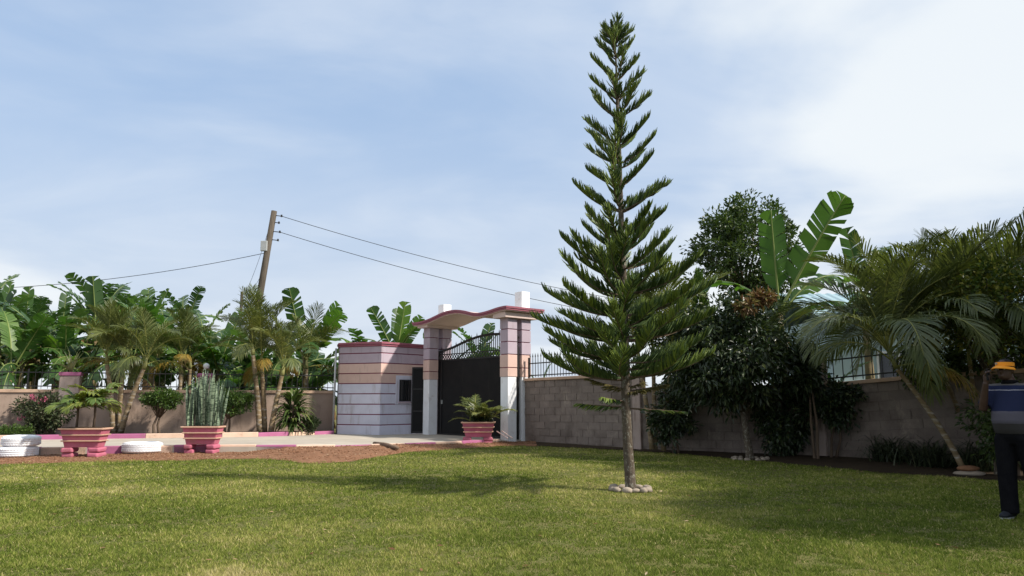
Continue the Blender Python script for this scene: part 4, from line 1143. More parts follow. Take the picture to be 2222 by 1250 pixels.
# ------------------------------------------------------------------ palms
def bp_(px, Y):
    p = at(px, 870, Y); p.z = 0; return p
FR = {}
def fr(kind, i):
    key = (kind, i)
    if key not in FR:
        if kind == 'up': FR[key] = frond_mesh(i, 2.1, R(86 - 5 * (i % 3)), R(30 + 13 * (i % 4)), 54, 0.70, R(34), 0.30, 0.0115, 'palm')
        if kind == 'mid': FR[key] = frond_mesh(i + 50, 2.0, R(70 - 6 * (i % 3)), R(70 + 14 * (i % 3)), 54, 0.68, R(26), 0.45, 0.0115, 'palm')
        if kind == 'low': FR[key] = frond_mesh(i + 90, 1.7, R(38 - 8 * (i % 3)), R(88 + 10 * (i % 3)), 38, 0.46, R(8), 0.8, 0.014, 'palm')
        if kind == 'yel': FR[key] = frond_mesh(i + 130, 1.7, R(34 - 18 * (i % 2)), R(88), 36, 0.46, R(4), 0.8, 0.013, 'palm_yel')
        if kind == 'dup': FR[key] = frond_mesh(i + 170, 2.3, R(82 - 6 * (i % 3)), R(40 + 16 * (i % 4)), 60, 0.62, R(32), 0.30, 0.0115, 'palm_dk')
        if kind == 'dmid': FR[key] = frond_mesh(i + 210, 2.3, R(64 - 9 * (i % 3)), R(95 + 12 * (i % 3)), 60, 0.60, R(20), 0.45, 0.0115, 'palm_dk')
        if kind == 'fat': FR[key] = frond_mesh(i + 250, 0.72, R(72 - 16 * (i % 4)), R(62 + 8 * (i % 3)), 16, 0.30, R(14), 0.45, 0.030, 'palm_fresh', 0.12)
        if kind == 'small': FR[key] = frond_mesh(i + 290, 0.85, R(74 - 12 * (i % 4)), R(55 + 8 * (i % 3)), 26, 0.24, R(20), 0.4, 0.011, 'palm')
    return FR[key]
def palm(name, label, base, stems, spec, seed, group=None, trunk_r=0.06, scale=1.0, shaft=0.45):
    """stems: list of (base point, top point); spec: per stem list of (kind, count)"""
    rg = random.Random(seed); base = Vector(base)
    t = thing(name, label, 'palm', base, group)
    for (b, tp), sp in zip(stems, spec):
        b = Vector(b); tp = Vector(tp); mid = b.lerp(tp, 0.5) + Vector((rg.uniform(-.06, .06), 0, -0.05 * 0))
        d = (tp - b); bow = Vector((-d.x * 0.12, 0, 0))
        p1 = b.lerp(tp, 0.33) + bow; p2 = b.lerp(tp, 0.67) + bow * 0.7
        n = 9; pts = []
        for i in range(n + 1):
            u = i / n; pts.append((b * (1 - u) ** 3 + p1 * 3 * u * (1 - u) ** 2 + p2 * 3 * u * u * (1 - u) + tp * u ** 3))
        m = MB(); rr = []
        pp = []
        for i in range(n):                          # ringed trunk
            for f, k in ((0.0, 1.0), (0.8, 0.97), (0.9, 1.08)):
                pp.append(pts[i].lerp(pts[i + 1], f)); rr.append(trunk_r * (1.25 - 0.4 * (i + f) / n) * k)
        m.tube(pp, rr, 9); m.build('stem', 'palmtrunk', t, base, smooth=True)
        dirv = (pts[-1] - pts[-2]).normalized(); dirv = (dirv + UPV * 0.6).normalized(); ct = tp + dirv * shaft * scale
        m = MB(); m.tube([pts[-1], tp.lerp(ct, 0.3), ct], [trunk_r * 0.95, trunk_r * 0.9, trunk_r * 0.35], 8); m.build('crownshaft', 'crownshaft', t, base, smooth=True)
        j = 0; az = rg.uniform(0, 6.28)
        for kind, cnt in sp:
            for i in range(cnt):
                az += 2.399 + rg.gauss(0, 0.2)
                s = scale * rg.uniform(0.85, 1.12)
                at_ = tp.lerp(ct, {'up': .9, 'dup': .9, 'mid': .65, 'dmid': .65, 'low': .35, 'yel': .05}.get(kind, 0.6) + rg.uniform(-.08, .08))
                link('frond', fr(kind, j % 6), t, at_ - base, (rg.gauss(0, 0.12), rg.gauss(0, 0.08), az), s); j += 1
    return t
PY = 23.6
def pst(x0, y0, x1, y1, Y, Y2=None): return (at(x0, y0, Y), at(x1, y1, Y2 or Y))
palm('areca_palm', 'three stemmed feathery palm behind the planter of small palms', at(250, 938, 23.2), [pst(246, 939, 232, 790, 23.2), pst(253, 939, 268, 800, 23.4), pst(262, 939, 312, 800, 23.2, 23.0)],
     [[('up', 5), ('mid', 5), ('low', 3)], [('up', 3), ('mid', 5), ('low', 2), ('yel', 1)], [('up', 3), ('mid', 5), ('low', 3)]], 1, trunk_r=0.072, scale=0.86)
palm('areca_palm', 'tall clumped palm with pale ringed stems below the leaning pole', at(570, 936, 24.0), [pst(563, 938, 549, 770, 24.0), pst(574, 938, 568, 795, 24.2), pst(588, 936, 612, 815, 24.0)],
     [[('up', 6), ('mid', 4), ('low', 2)], [('up', 3), ('mid', 4), ('yel', 2)], [('up', 3), ('mid', 5), ('low', 2), ('yel', 1)]], 2, trunk_r=0.075, scale=0.88)
palm('areca_palm', 'feathery palm with orange dying fronds over the round capped pillar', at(398, 870, 26.3) * 1.0, [(Vector((at(395, 850, 26.3).x, 26.3, 0)), at(392, 790, 26.3)), (Vector((at(405, 850, 26.4).x, 26.6, 0)), at(412, 800, 26.5))],
     [[('up', 3), ('mid', 4), ('yel', 3)], [('up', 2), ('mid', 3), ('yel', 2)]], 3, trunk_r=0.07, scale=0.85)
palm('areca_palm', 'dull green palm over the wall between clumped palm and guard house', Vector((at(665, 860, 26.6).x, 27.0, 0)), [(Vector((at(668, 850, 27).x, 27.0, 0)), at(665, 800, 27))],
     [[('up', 3), ('mid', 4), ('yel', 2)]], 4, trunk_r=0.07, scale=0.95)
palm('areca_palm', 'palm with grey leaning canes behind the tall conifer', gr(1412, 978) + Vector((0, 0, 0)), [pst(1415, 975, 1388, 790, 18.4), pst(1422, 975, 1418, 800, 18.5), pst(1440, 978, 1455, 790, 18.4)],
     [[('up', 4), ('mid', 5)], [('up', 3), ('mid', 3)], [('up', 4), ('mid', 5)]], 5, trunk_r=0.055, scale=1.15)
palm('areca_palm', 'large leaning palm with bowed fronds over the shaded wall', gr(2092, 1020), [pst(2092, 1022, 1946, 800, 13.3, 13.3)],
     [[('dup', 10), ('dmid', 12), ('low', 3), ('yel', 1)]], 6, trunk_r=0.042, scale=1.0)
palm('areca_palm', 'upright dark palm between the leaning palm and the man', at(2096, 970, 14.2) - Vector((0, 0, at(2096, 970, 14.2).z)), [(gr(2098, 1000) , at(2040, 800, 14.0)), (gr(2110, 1000), at(2105, 790, 14.2))],
     [[('dup', 9), ('dmid', 8)], [('dup', 9), ('dmid', 7)]], 8, trunk_r=0.042, scale=1.12)

palm('areca_palm', 'tall feathery palm just behind the railing above the leaning palm', bp_(1985, 16.6), [(bp_(1985, 16.6), at(1980, 785, 16.6)), (bp_(2075, 16.2), at(2080, 780, 16.2))],
     [[('dup', 7), ('dmid', 7)], [('dup', 7), ('dmid', 7)]], 9, trunk_r=0.045, scale=1.05)
palm('areca_palm', 'feathery palm at the right edge above the yellowing tree', bp_(2185, 14.6), [(bp_(2185, 14.6), at(2180, 775, 14.6))],
     [[('dup', 8), ('dmid', 7)]], 10, trunk_r=0.045, scale=1.05)

# ------------------------------------------------------------------ bananas
BL = {}
def bl(kind, i, deep=False):
    key = (kind, i, deep)
    if key not in BL:
        mt = 'banana_back' if deep else 'banana'
        s = hash((kind, deep)) % 1 + {'spear': 0, 'up': 100, 'arch': 200, 'hang': 300, 'dry': 400}[kind] + i * 7
        if kind == 'spear': BL[key] = banana_mesh(s, 2.2, 0.58, R(84 - 3 * i), R(8 + 6 * i), 0.42, mt, 0.5, hang=0.15)
        if kind == 'up': BL[key] = banana_mesh(s, 2.3, 0.62, R(74 - 5 * (i % 3)), R(36 + 10 * (i % 3)), 0.72, mt, 0.35, hang=0.4)
        if kind == 'arch': BL[key] = banana_mesh(s, 2.3, 0.62, R(58 - 6 * (i % 3)), R(85 + 12 * (i % 3)), 0.82, mt, 0.2, hang=0.7)
        if kind == 'hang': BL[key] = banana_mesh(s, 2.1, 0.56, R(30 - 8 * (i % 3)), R(85 + 10 * (i % 3)), 0.75, mt, -0.2, hang=0.9)
        if kind == 'dry': BL[key] = banana_mesh(s, 1.7, 0.35, R(-5 - 10 * (i % 2)), R(75), 0.95, 'banana_dry', -0.6, hang=1.6)
    return BL[key]
def banana(label, base, h, spec, seed, group=None, deep=False, scale=1.0, az0=None, explicit=None):
    rg = random.Random(seed); base = Vector(base)
    t = thing('banana_plant', label, 'banana plant', base, group)
    lean = Vector((rg.gauss(0, 0.06), rg.gauss(0, 0.06), 0)) * h
    m = MB(); tp = Vector((0, 0, h)) + lean
    m.tube([(0, 0, -0.02), Vector((0, 0, h * 0.45)) + lean * 0.35, tp], [0.15 * scale, 0.12 * scale, 0.06 * scale], 8); m.build('stem', 'stem', t, smooth=True)
    az = rg.uniform(0, 6.28) if az0 is None else az0
    lst = explicit or []
    if not explicit:
        for kind, cnt in spec:
            for i in range(cnt):
                az += 2.4 + rg.gauss(0, 0.35); lst.append((kind, rg.randrange(3), az, rg.uniform(0.8, 1.1)))
    for kind, i, a, s, *tl in lst:
        zo = {'spear': 0.02, 'up': -0.05, 'arch': -0.14, 'hang': -0.28, 'dry': -0.5}[kind] * scale
        if tl: rot = (Matrix.Rotation(tl[0], 3, 'Y') @ Matrix.Rotation(a, 3, 'Z')).to_euler()
        else: rot = (rg.gauss(0, 0.16), rg.gauss(0, 0.08), a)
        link('leaf', bl(kind, i, deep), t, tp + Vector((0, 0, zo)), rot, s * scale)
    return t
GL = 'banana plant in the dense back rows of the grove behind the left wall'
gi = 0
rg = random.Random(77)
for row, (Yr, n, x0, x1, h, deep) in enumerate(((27.6, 13, -30, 700, 2.6, False), (29.6, 14, -70, 720, 3.4, True), (32.0, 14, -60, 720, 4.0, True), (35.0, 13, -90, 700, 4.5, True))):
    for i in range(n):
        px = x0 + (x1 - x0) * (i + rg.uniform(0.25, 0.75)) / n
        Yj = Yr + rg.uniform(-0.7, 0.7) - (0.0015 * max(0, 350 - px)) * 3
        p = at(px, 870, Yj); p.z = 0
        hh = h * rg.uniform(0.8, 1.12)
        if px > 460: hh *= 0.64
        if px > 640: hh *= 0.85
        lab = GL if row else 'front row banana plant of the left grove, %s from the left edge' % ('first', 'second', 'third', 'fourth', 'fifth', 'sixth', 'seventh', 'eighth', 'ninth', 'tenth', 'eleventh', 'twelfth', 'thirteenth')[i]
        banana(lab, p, hh, [('spear', rg.choice((0, 1))), ('up', rg.choice((2, 3))), ('arch', 3), ('hang', rg.choice((2, 3))), ('dry', rg.choice((0, 1, 2)))], 100 + gi, 'banana grove behind the left wall', deep, rg.uniform(0.85, 1.12) * (1 if row < 3 else 1.05)); gi += 1
def bp(px, Y):
    p = at(px, 870, Y); p.z = 0; return p
banana('banana plant with one tall upright leaf just right of the utility pole', bp(668, 27.8), 2.9, None, 301, None, False, 1.2, None,
       [('spear', 1, -1.4, 1.0, -0.24), ('spear', 2, -1.8, .95, 0.72), ('up', 0, -1.1, 0.95, 0.55), ('spear', 0, 1.6, .55, 0.12), ('arch', 1, -0.35, 0.9), ('arch', 0, 2.6, 0.95), ('hang', 1, -1.9, 0.9), ('arch', 2, -1.2, 0.9), ('hang', 0, 0.9, .8)])
banana('banana plant over the guard house roof with bright fanned leaves', bp(846, 29.8), 3.0, None, 302, None, False, 1.1, None,
       [('spear', 0, -1.5, 0.92, 0.16), ('spear', 1, 1.7, .85, 0.02), ('spear', 2, -1.3, .82, 0.52), ('spear', 1, -1.8, 0.92, -0.42), ('arch', 1, PI - 0.3, 1.05), ('up', 2, -0.5, .8), ('arch', 0, 1.5, 0.85), ('hang', 0, -1.4, 0.8)])
banana('short banana plant peeping over the left end of the guard house roof', bp(768, 30.6), 2.5, [('up', 2), ('arch', 4), ('hang', 2)], 303)
banana('banana plant seen through the gateway arch', bp(1035, 31.0), 2.6, [('spear', 1), ('up', 3), ('arch', 3), ('hang', 1)], 304, None, False, 0.95)
banana('banana plant behind the left gateway pillars', bp(965, 31.5), 2.4, [('up', 3), ('arch', 3), ('hang', 1)], 305, None, False, 1.0)
banana('low banana plant behind the railing just right of the gateway', bp(1178, 25.5), 1.55, None, 306, None, False, 0.62, None,
       [('up', 0, 0.1, 1.0), ('arch', 1, 0.15, .9), ('up', 2, PI, .9), ('hang', 0, 0.5, .9), ('arch', 0, -2, .8)])
banana('tall banana plant with huge upright leaves above the mango tree', bp(1708, 18.9), 3.5, None, 307, None, False, 1.18, None,
       [('spear', 1, -1.45, 1.28, 0.46), ('spear', 0, -1.75, 1.0, -0.06),  ('arch', 1, PI - 0.12, 1.02), ('arch', 0, 0.25, 1.0), ('hang', 1, PI + .5, .85), ('arch', 2, 1.9, .9), ('hang', 0, -0.6, 0.9), ('dry', 0, PI + 1.2, 0.8)])
banana('dark ragged banana plant rising behind the leaning palm', bp(1893, 19.4), 3.9, None, 308, None, True, 1.05, None,
       [('spear', 0, -2.3, 0.9, -0.12), ('up', 1, 0.6, .9), ('arch', 1, -0.6, 1), ('arch', 0, 2.2, .9), ('hang', 1, -2.1, .9), ('arch', 2, 1.2, .9)])
banana('young banana plant behind the railing near the pale concrete post', bp(1800, 18.4), 1.3, [('up', 2), ('arch', 3), ('hang', 1)], 309, None, False, 0.75)

# ------------------------------------------------------------------ broadleaf trees and shrubs on the right
b = gr(1628, 998)
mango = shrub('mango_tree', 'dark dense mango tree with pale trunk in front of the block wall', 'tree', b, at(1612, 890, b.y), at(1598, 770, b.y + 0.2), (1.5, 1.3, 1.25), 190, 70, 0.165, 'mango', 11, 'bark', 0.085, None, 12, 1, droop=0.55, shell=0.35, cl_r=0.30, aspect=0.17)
m = MB()
for (x, y) in ((1660, 645), (1645, 652), (1618, 662)):
    crown(m, at(x, y, b.y - 0.7), (0.16, 0.16, 0.10), 5, 26, 0.15, x, droop=0.3, shell=0.1, cl_r=0.1, aspect=0.2)
m.build('young_leaves', 'flush', mango, b)
k = 13
for i in range(k):
    a = 2 * PI * i / k + rg.gauss(0, 0.05)
    o = link('stone', sm[i % 5], None, b + Vector((0.36 * math.cos(a), 0.30 * math.sin(a), 0.025)), (rg.gauss(0, .15), rg.gauss(0, .15), a + PI / 2), rg.uniform(0.75, 1.1))
    tag(o, 'rounded grey stone in the ring round the mango trunk', 'stone', 'stones ringed round the mango tree')
b = bp(1612, 22.5)
shrub('leafy_tree', 'tall loose leafed tree against the sky behind the mango', 'tree', b, at(1615, 640, 22.5), at(1618, 555, 22.5), (1.7, 1.5, 1.75), 170, 62, 0.15, 'tree', 12, 'bark2', 0.10, None, 22, 1, droop=0.0, shell=0.25, cl_r=0.33, aspect=0.24)
b = bp(1527, 19.6)
t = thing('thuja', 'narrow bright green cypress spire between conifer and mango', 'tree', b)
m = MB(); rg2 = random.Random(5)
tz = at(1527, 592, 19.6).z
for i in range(3600):
    u = rg2.random() ** 0.8; z = tz * (1 - u * 0.72); r = 0.03 + 0.55 * u ** 0.85
    a = rg2.uniform(0, 6.28); rr = r * rg2.uniform(0.55, 1.0)
    p = b + Vector((rr * math.cos(a), rr * math.sin(a), z)); d = Vector((math.cos(a) * 0.5, math.sin(a) * 0.5, 1.0)) + rv(rg2, 0.25)
    leaf_add(m, p, d, Vector((math.cos(a), math.sin(a), 0)) + rv(rg2, .4), rg2.uniform(0.10, 0.2), 0.022)
m.build('crown', 'thuja', t, b)
m = MB(); m.tube([b, b + Vector((0, 0, tz * 0.9))], [0.06, 0.01], 6); m.build('trunk', 'bark2', t, b)
b = gr(1512, 985) + Vector((0.2, 1.3, 0))
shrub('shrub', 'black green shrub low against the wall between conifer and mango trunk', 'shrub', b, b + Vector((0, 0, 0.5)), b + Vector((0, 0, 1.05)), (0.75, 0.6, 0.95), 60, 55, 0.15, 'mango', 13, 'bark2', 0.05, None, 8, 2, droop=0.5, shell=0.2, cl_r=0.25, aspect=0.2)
b = gr(1795, 1000) + Vector((0.3, 1.6, 0)); b = Vector((7.0, 16.3, 0))
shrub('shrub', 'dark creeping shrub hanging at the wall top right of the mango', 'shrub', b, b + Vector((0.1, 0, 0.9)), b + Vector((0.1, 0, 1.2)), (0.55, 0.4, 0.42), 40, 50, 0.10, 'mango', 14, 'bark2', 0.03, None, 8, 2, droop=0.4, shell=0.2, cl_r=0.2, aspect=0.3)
b = gr(2155, 1010, 0) 
b = bp(2150, 12.9)
shrub('leafy_tree', 'small tree with yellowing leaves and thin pale stem behind the man', 'tree', b, at(2140, 800, 12.9), at(2168, 675, 12.9), (1.05, 0.85, 0.85), 100, 44, 0.09, 'lime', 15, 'bark', 0.05, None, 20, 1, droop=0.0, shell=0.2, cl_r=0.24, aspect=0.32)
b = Vector((9.6, 14.6, 0))
shrub('shrub', 'leafy hedge plant climbing the railing behind the man', 'shrub', b, b + Vector((0, 0, 1.2)), b + Vector((0, 0, 1.95)), (1.0, 0.4, 0.55), 50, 40, 0.12, 'tree', 16, 'bark2', 0.03, None, 9, 2, droop=0.1, shell=0.2, cl_r=0.22, aspect=0.32)
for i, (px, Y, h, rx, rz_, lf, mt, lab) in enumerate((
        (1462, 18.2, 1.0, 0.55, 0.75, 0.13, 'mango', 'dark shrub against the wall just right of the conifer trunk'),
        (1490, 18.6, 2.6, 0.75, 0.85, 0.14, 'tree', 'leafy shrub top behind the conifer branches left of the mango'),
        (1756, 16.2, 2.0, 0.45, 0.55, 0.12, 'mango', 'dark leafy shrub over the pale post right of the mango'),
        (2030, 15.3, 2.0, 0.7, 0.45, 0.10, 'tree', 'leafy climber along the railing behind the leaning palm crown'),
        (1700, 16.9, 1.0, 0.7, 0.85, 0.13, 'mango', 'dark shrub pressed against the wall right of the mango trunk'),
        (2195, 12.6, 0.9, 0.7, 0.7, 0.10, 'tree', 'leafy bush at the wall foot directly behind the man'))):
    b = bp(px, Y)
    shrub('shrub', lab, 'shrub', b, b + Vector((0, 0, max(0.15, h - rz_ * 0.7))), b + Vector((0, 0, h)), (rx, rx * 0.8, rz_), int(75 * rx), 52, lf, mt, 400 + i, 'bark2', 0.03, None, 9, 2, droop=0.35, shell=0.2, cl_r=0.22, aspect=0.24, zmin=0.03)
# trees that stand just outside the picture on the right and shade that side of the lawn
for (x, y, zc, r, sd, lab) in ((9.2, 7.2, 4.0, (2.3, 2.0, 2.0), 17, 'shade tree at the lawn edge right of the man, out of the picture'),
                               (11.2, 10.0, 4.9, (2.2, 2.1, 2.2), 19, 'shade tree by the wall right of the yellowing tree, out of the picture'),
                               (14.2, 14.0, 6.6, (2.9, 2.7, 2.6), 20, 'tall shade tree beyond the right wall, out of the picture')):
    b = Vector((x, y, 0))
    shrub('leafy_tree', lab, 'tree', b, b + Vector((0, 0, zc - 1.9)), b + Vector((0, 0, zc)), r, int(34 * r[0] * r[0]), 46, 0.24, 'tree', sd, 'bark2', 0.14, None, 18, 1, droop=0.2, shell=0.2, cl_r=0.45, aspect=0.3)

# strap-leaf tufts at the wall foot
def tuft(label, p, r, n, ln, mat, seed, cat='plant', name='strap_leaf_plant', wid=0.012):
    rg = random.Random(seed); t = thing(name, label, cat, p)
    for k in range(n):
        pass
    m = MB()
    for k in range(n):
        a = rg.uniform(0, 6.28); q = Vector((rg.gauss(0, r * 0.3), rg.gauss(0, r * 0.3), 0)); l = ln * rg.uniform(0.6, 1.15)
        el = rg.uniform(0.9, 1.5); pts = [q]; 
        for i in range(4):
            e = el - 1.9 * ((i + .5) / 4) ** 1.4; pts.append(pts[-1] + Vector((math.cos(a) * math.cos(e), math.sin(a) * math.cos(e), math.sin(e))) * l / 4)
        s = Vector((-math.sin(a), math.cos(a), 0)) * wid
        vs = []
        for i, x in enumerate(pts): w = s * (1 - (i / 4) ** 2 * 0.9); vs += [x - w, x + w]
        m.add(vs, [(i * 2, i * 2 + 1, i * 2 + 3, i * 2 + 2) for i in range(4)])
    m.build('foliage', mat, t)
    return t
for i, (x, y, r, lab) in enumerate(((1932, 1012, .5, 'grassy tuft of dark strap leaves left of the leaning palm foot'), (2020, 1022, .5, 'grassy tuft of dark strap leaves just left of the stone slabs'), (2132, 1030, .4, 'grassy tuft of dark strap leaves between stone slabs and the man'), (1880, 1000, .35, 'small grassy tuft leftmost along the shaded wall'))):
    tuft(lab, gr(x, y - 6), r * 1.2, 260, 0.95, 'strap', 40 + i)
tuft('small leafy weed clump at the wall foot behind the conifer trunk', gr(1345, 966), 0.3, 80, 0.5, 'strap', 50)
# flat stones at the palm foot
p = gr(2105, 1034)
for i, (dx_, dz_, s, lab) in enumerate(((0.0, 0.05, 1.0, 'flat grey stone slab, lower of two at the leaning palm foot'), (-0.02, 0.135, 0.72, 'flat reddish stone slab, upper of two at the leaning palm foot'))):
    m = MB(); m.ball((0, 0, 0), (0.27 * s, 0.18 * s, 0.05), 11, 6, 0.05, random.Random(i)); o = m.build('stone', 'stone' if i == 0 else 'soil', smooth=True); o.location = p + Vector((dx_, 0, dz_)); tag(o, lab, 'stone')

# ------------------------------------------------------------------ left bed plants
def pb(px, py, Y): 
    p = at(px, py, Y); p.z = 0.24; return p
b = pb(345, 938, 23.1)
shrub('topiary_shrub', 'clipped funnel shaped shrub left of the snake plant planter', 'shrub', b, b + Vector((0, 0, 0.55)), b + Vector((0, 0, 1.06)), (0.56, 0.45, 0.27), 75, 60, 0.075, 'hedge', 31, 'bark2', 0.04, None, 26, 2, droop=-0.2, shell=0.2, cl_r=0.14, aspect=0.3)
b = pb(497, 936, 23.6)
shrub('topiary_shrub', 'clipped flat topped shrub right of the snake plant planter', 'shrub', b, b + Vector((0, 0, 0.5)), b + Vector((0.05, 0, 0.98)), (0.62, 0.45, 0.33), 85, 60, 0.075, 'hedge', 32, 'bark2', 0.04, None, 26, 2, droop=-0.2, shell=0.2, cl_r=0.15, aspect=0.3)
b = pb(95, 940, 22.4)
t = shrub('flowering_shrub', 'sprawling shrub with pink blossoms behind the left planter', 'shrub', b, b + Vector((0, 0, 0.35)), b + Vector((-0.05, 0, 0.68)), (0.78, 0.5, 0.52), 85, 46, 0.08, 'bougain', 33, 'bark2', 0.035, None, 26, 2, droop=0.1, shell=0.2, cl_r=0.2, aspect=0.34)
m = MB()
for (x, y, c) in ((72, 862, 2), (84, 870, 1), (98, 866, 1), (45, 905, 1)):
    crown(m, at(x, y, 22.0), (0.07, 0.07, 0.05), c * 2, 14, 0.05, x, shell=0.1, cl_r=0.06, aspect=0.4)
m.build('blossom', 'flower', t, b)
b = pb(22, 945, 21.6)
shrub('low_shrub', 'low dark green ground shrub at the far left of the bed', 'shrub', b, b + Vector((0, 0, 0.08)), b + Vector((0, 0, 0.12)), (0.75, 0.35, 0.13), 60, 50, 0.06, 'hedge', 34, 'bark2', 0.02, None, 9, 1, droop=-0.2, shell=0.1, cl_r=0.12, aspect=0.3)
b = pb(668, 936, 24.7)
shrub('low_shrub', 'small dark bush between the dracaena and the guard house', 'shrub', b, b + Vector((0, 0, 0.12)), b + Vector((0, 0, 0.24)), (0.36, 0.3, 0.22), 30, 46, 0.09, 'mango', 35, 'bark2', 0.02, None, 9, 1, droop=-0.5, shell=0.1, cl_r=0.13, aspect=0.25)
# dracaena
b = pb(634, 938, 24.3)
t = thing('dracaena_plant', 'round bushy dracaena with glossy strap leaves by the bed corner', 'plant', b)
dm = [strap_mesh(i, 0.66 + 0.05 * (i % 3), 0.115, R(70 - 22 * (i % 4)), R(75 + 15 * (i % 3)), 'dracaena') for i in range(8)]
rg = random.Random(9)
for k in range(250):
    z = rg.uniform(0.18, 1.12); a = rg.uniform(0, 6.28); r = 0.16 * math.sin(PI * min(1, z / 1.3))
    up = z / 1.12
    idx = rg.choice((0, 1, 4, 5)) if up > 0.75 else rg.choice((1, 2, 3, 5, 6, 7))
    link('leaf', dm[idx], t, (r * math.cos(a), r * math.sin(a), z), (0, rg.gauss(0, .12), a), rg.uniform(0.75, 1.05))
m = MB()
for k in range(4):
    a = k * 1.6; m.tube([(0.04 * math.cos(a), 0.04 * math.sin(a), 0), (0.10 * math.cos(a), 0.10 * math.sin(a), 0.9)], 0.022, 6)
m.build('stem', 'bark2', t)
# spiky plant over the square pillar
b = PP1 + Vector((0, 0, 2.13))
t = thing('yucca_plant', 'pale spiky yucca sprouting on the square capped wall pillar', 'plant', b)
ym = [strap_mesh(i, 0.62, 0.055, R(86 - 16 * i), R(25 + 10 * i), 'yucca') for i in range(4)]
for k in range(17):
    link('leaf', ym[k % 4], t, (0, 0, 0), (0, 0, k * 2.4), rg.uniform(1.05, 1.5))

# ------------------------------------------------------------------ planters
def planter(label, p, w, rz, tone, feet=True):
    """stepped trough on painted stone feet; w = width at the rim"""
    t = thing('planter', label, 'planter', p, None, rz)
    k = w / 1.22
    zt = 0.655; zb = 0.225
    def tier(z0, z1, w0, w1, d0, d1, nm, mt, bv=0.006):
        m = MB(); vs = []
        for z, a, d in ((z0, w0, d0), (z1, w1, d1)):
            vs += [(-a / 2, -d / 2, z), (a / 2, -d / 2, z), (a / 2, d / 2, z), (-a / 2, d / 2, z)]
        m.add(vs, [(3, 2, 1, 0), (4, 5, 6, 7), (0, 1, 5, 4), (1, 2, 6, 5), (2, 3, 7, 6), (3, 0, 4, 7)])
        return m.build(nm, mt, t, bevel=bv)
    def wd(f): return (0.90 + 0.26 * f) * k
    hts = [0, 0.30, 0.37, 0.60, 0.67, 0.91, 1.0]
    H = zt - zb
    for i in range(6):
        z0 = zb + H * hts[i]; z1 = zb + H * hts[i + 1]
        if i % 2 == 0: tier(z0, z1, wd(hts[i]), wd(hts[i + 1]), 0.40 * k + 0.14 * k * hts[i], 0.40 * k + 0.14 * k * hts[i + 1], 'body', tone[0])
        else: tier(z0 + 0.001, z1 - 0.001, wd(hts[i]) + 0.075 * k, wd(hts[i + 1]) + 0.085 * k, 0.50 * k + 0.14 * k * hts[i], 0.51 * k + 0.14 * k * hts[i], 'ledge', tone[1])
    tier(zt, zt + 0.012, 1.08 * k, 1.08 * k, 0.5 * k, 0.5 * k, 'soil', 'bedsoil', 0)
    rg = random.Random(int(p[0] * 100))
    for sx in (-1, 1):
        for lv in range(2):
            m = MB(); m.box((sx * (0.37 * k + rg.uniform(-.02, .02)), -0.02 + rg.uniform(-.02, .02), zb * (0.25 + 0.5 * lv)), (0.30 * k * rg.uniform(.88, 1.08), 0.34, zb * 0.49), rg.uniform(-.12, .12))
            m.v = [(x + rg.uniform(-.022, .022), y + rg.uniform(-.02, .02), z + (rg.uniform(-.008, .004))) for x, y, z in m.v]
            f = m.build('foot', tone[0], t); bev(f, 0.04, 3)
    return t, zt
p1 = gr(181, 994); p2 = gr(438, 986); p3 = gr(1038, 966)
p1 *= 1 + 0.25 / p1.y; p2 *= 1 + 0.25 / p2.y; p3 *= 1 + 0.2 / p3.y
planter('pink stepped trough planter holding two small palms, beside stacked white tyres', p1, 0.98, R(3), ('pink', 'peach'))
planter('pink stepped trough planter full of snake plants', p2, 0.91, R(0), ('pink', 'peach'))
planter('small pink stepped trough planter in front of the black gate', p3, 0.98, R(0), ('pink', 'peach'))
# two small palms in the first
for i, (ox, h, sd, lab) in enumerate(((-0.22, 0.44, 1, 'small potted palm with yellowing fronds, left one in the planter'), (0.17, 0.52, 2, 'small potted palm with deep green fronds, right one in the planter'))):
    b = p1 + Vector((ox, 0, 0.66)); t = thing('potted_palm', lab, 'palm', b)
    m = MB(); m.tube([(0, 0, -0.03), (0.01, 0, h * .5), (0, 0, h)], [0.03, 0.024, 0.028], 7); m.build('stem', 'bark2', t, smooth=True)
    rg = random.Random(sd)
    for k in range(9):
        link('frond', fr('fat', (k + i * 3) % 8), t, (0, 0, h - 0.02), (rg.gauss(0, .1), rg.gauss(0, .1), k * 2.4 + i), rg.uniform(0.85, 1.1))
# snake plants: every blade its own
b = p2 + Vector((0, 0, 0.655)); t = thing('snake_plants', 'dense upright banded snake plants in the pink planter', 'plant', b)
def blade_mesh(seed, l, w):
    rg = random.Random(seed); m = MB(); n = 7; vs = []; a = rg.uniform(0, 6); ph = rg.uniform(-.1, .1)
    for i in range(n + 1):
        u = i / n; ww = w * (0.6 + 0.5 * math.sin(PI * min(1, u * 1.05))) * (1 - u ** 4) + 0.001
        tw = a + 1.1 * u; ox = ph * u * u * l
        s = Vector((math.cos(tw), math.sin(tw), 0)); nn = Vector((-s.y, s.x, 0))
        c = Vector((ox, ph * .4 * u, l * u)); vs += [c - s * ww + nn * ww * .35, c - nn * 0.004, c + s * ww + nn * ww * .35]
    m.add(vs, [(i * 3 + j, i * 3 + j + 1, i * 3 + j + 4, i * 3 + j + 3) for i in range(n) for j in range(2)])
    return m.mesh('blade', 'sansev', smooth=True)
bms = [blade_mesh(i, 1.34, 0.046) for i in range(9)]
rg = random.Random(4)
for k in range(84):
    x = rg.uniform(-0.39, 0.39); y = rg.uniform(-0.16, 0.16)
    s = (1.0 - 0.35 * (abs(x) / 0.45) ** 2) * rg.uniform(0.72, 1.1)
    link('blade', bms[k % 9], t, (x, y, -0.02), (rg.gauss(0, .05), rg.gauss(0, .05) + x * 0.12, rg.uniform(0, 6.28)), s)
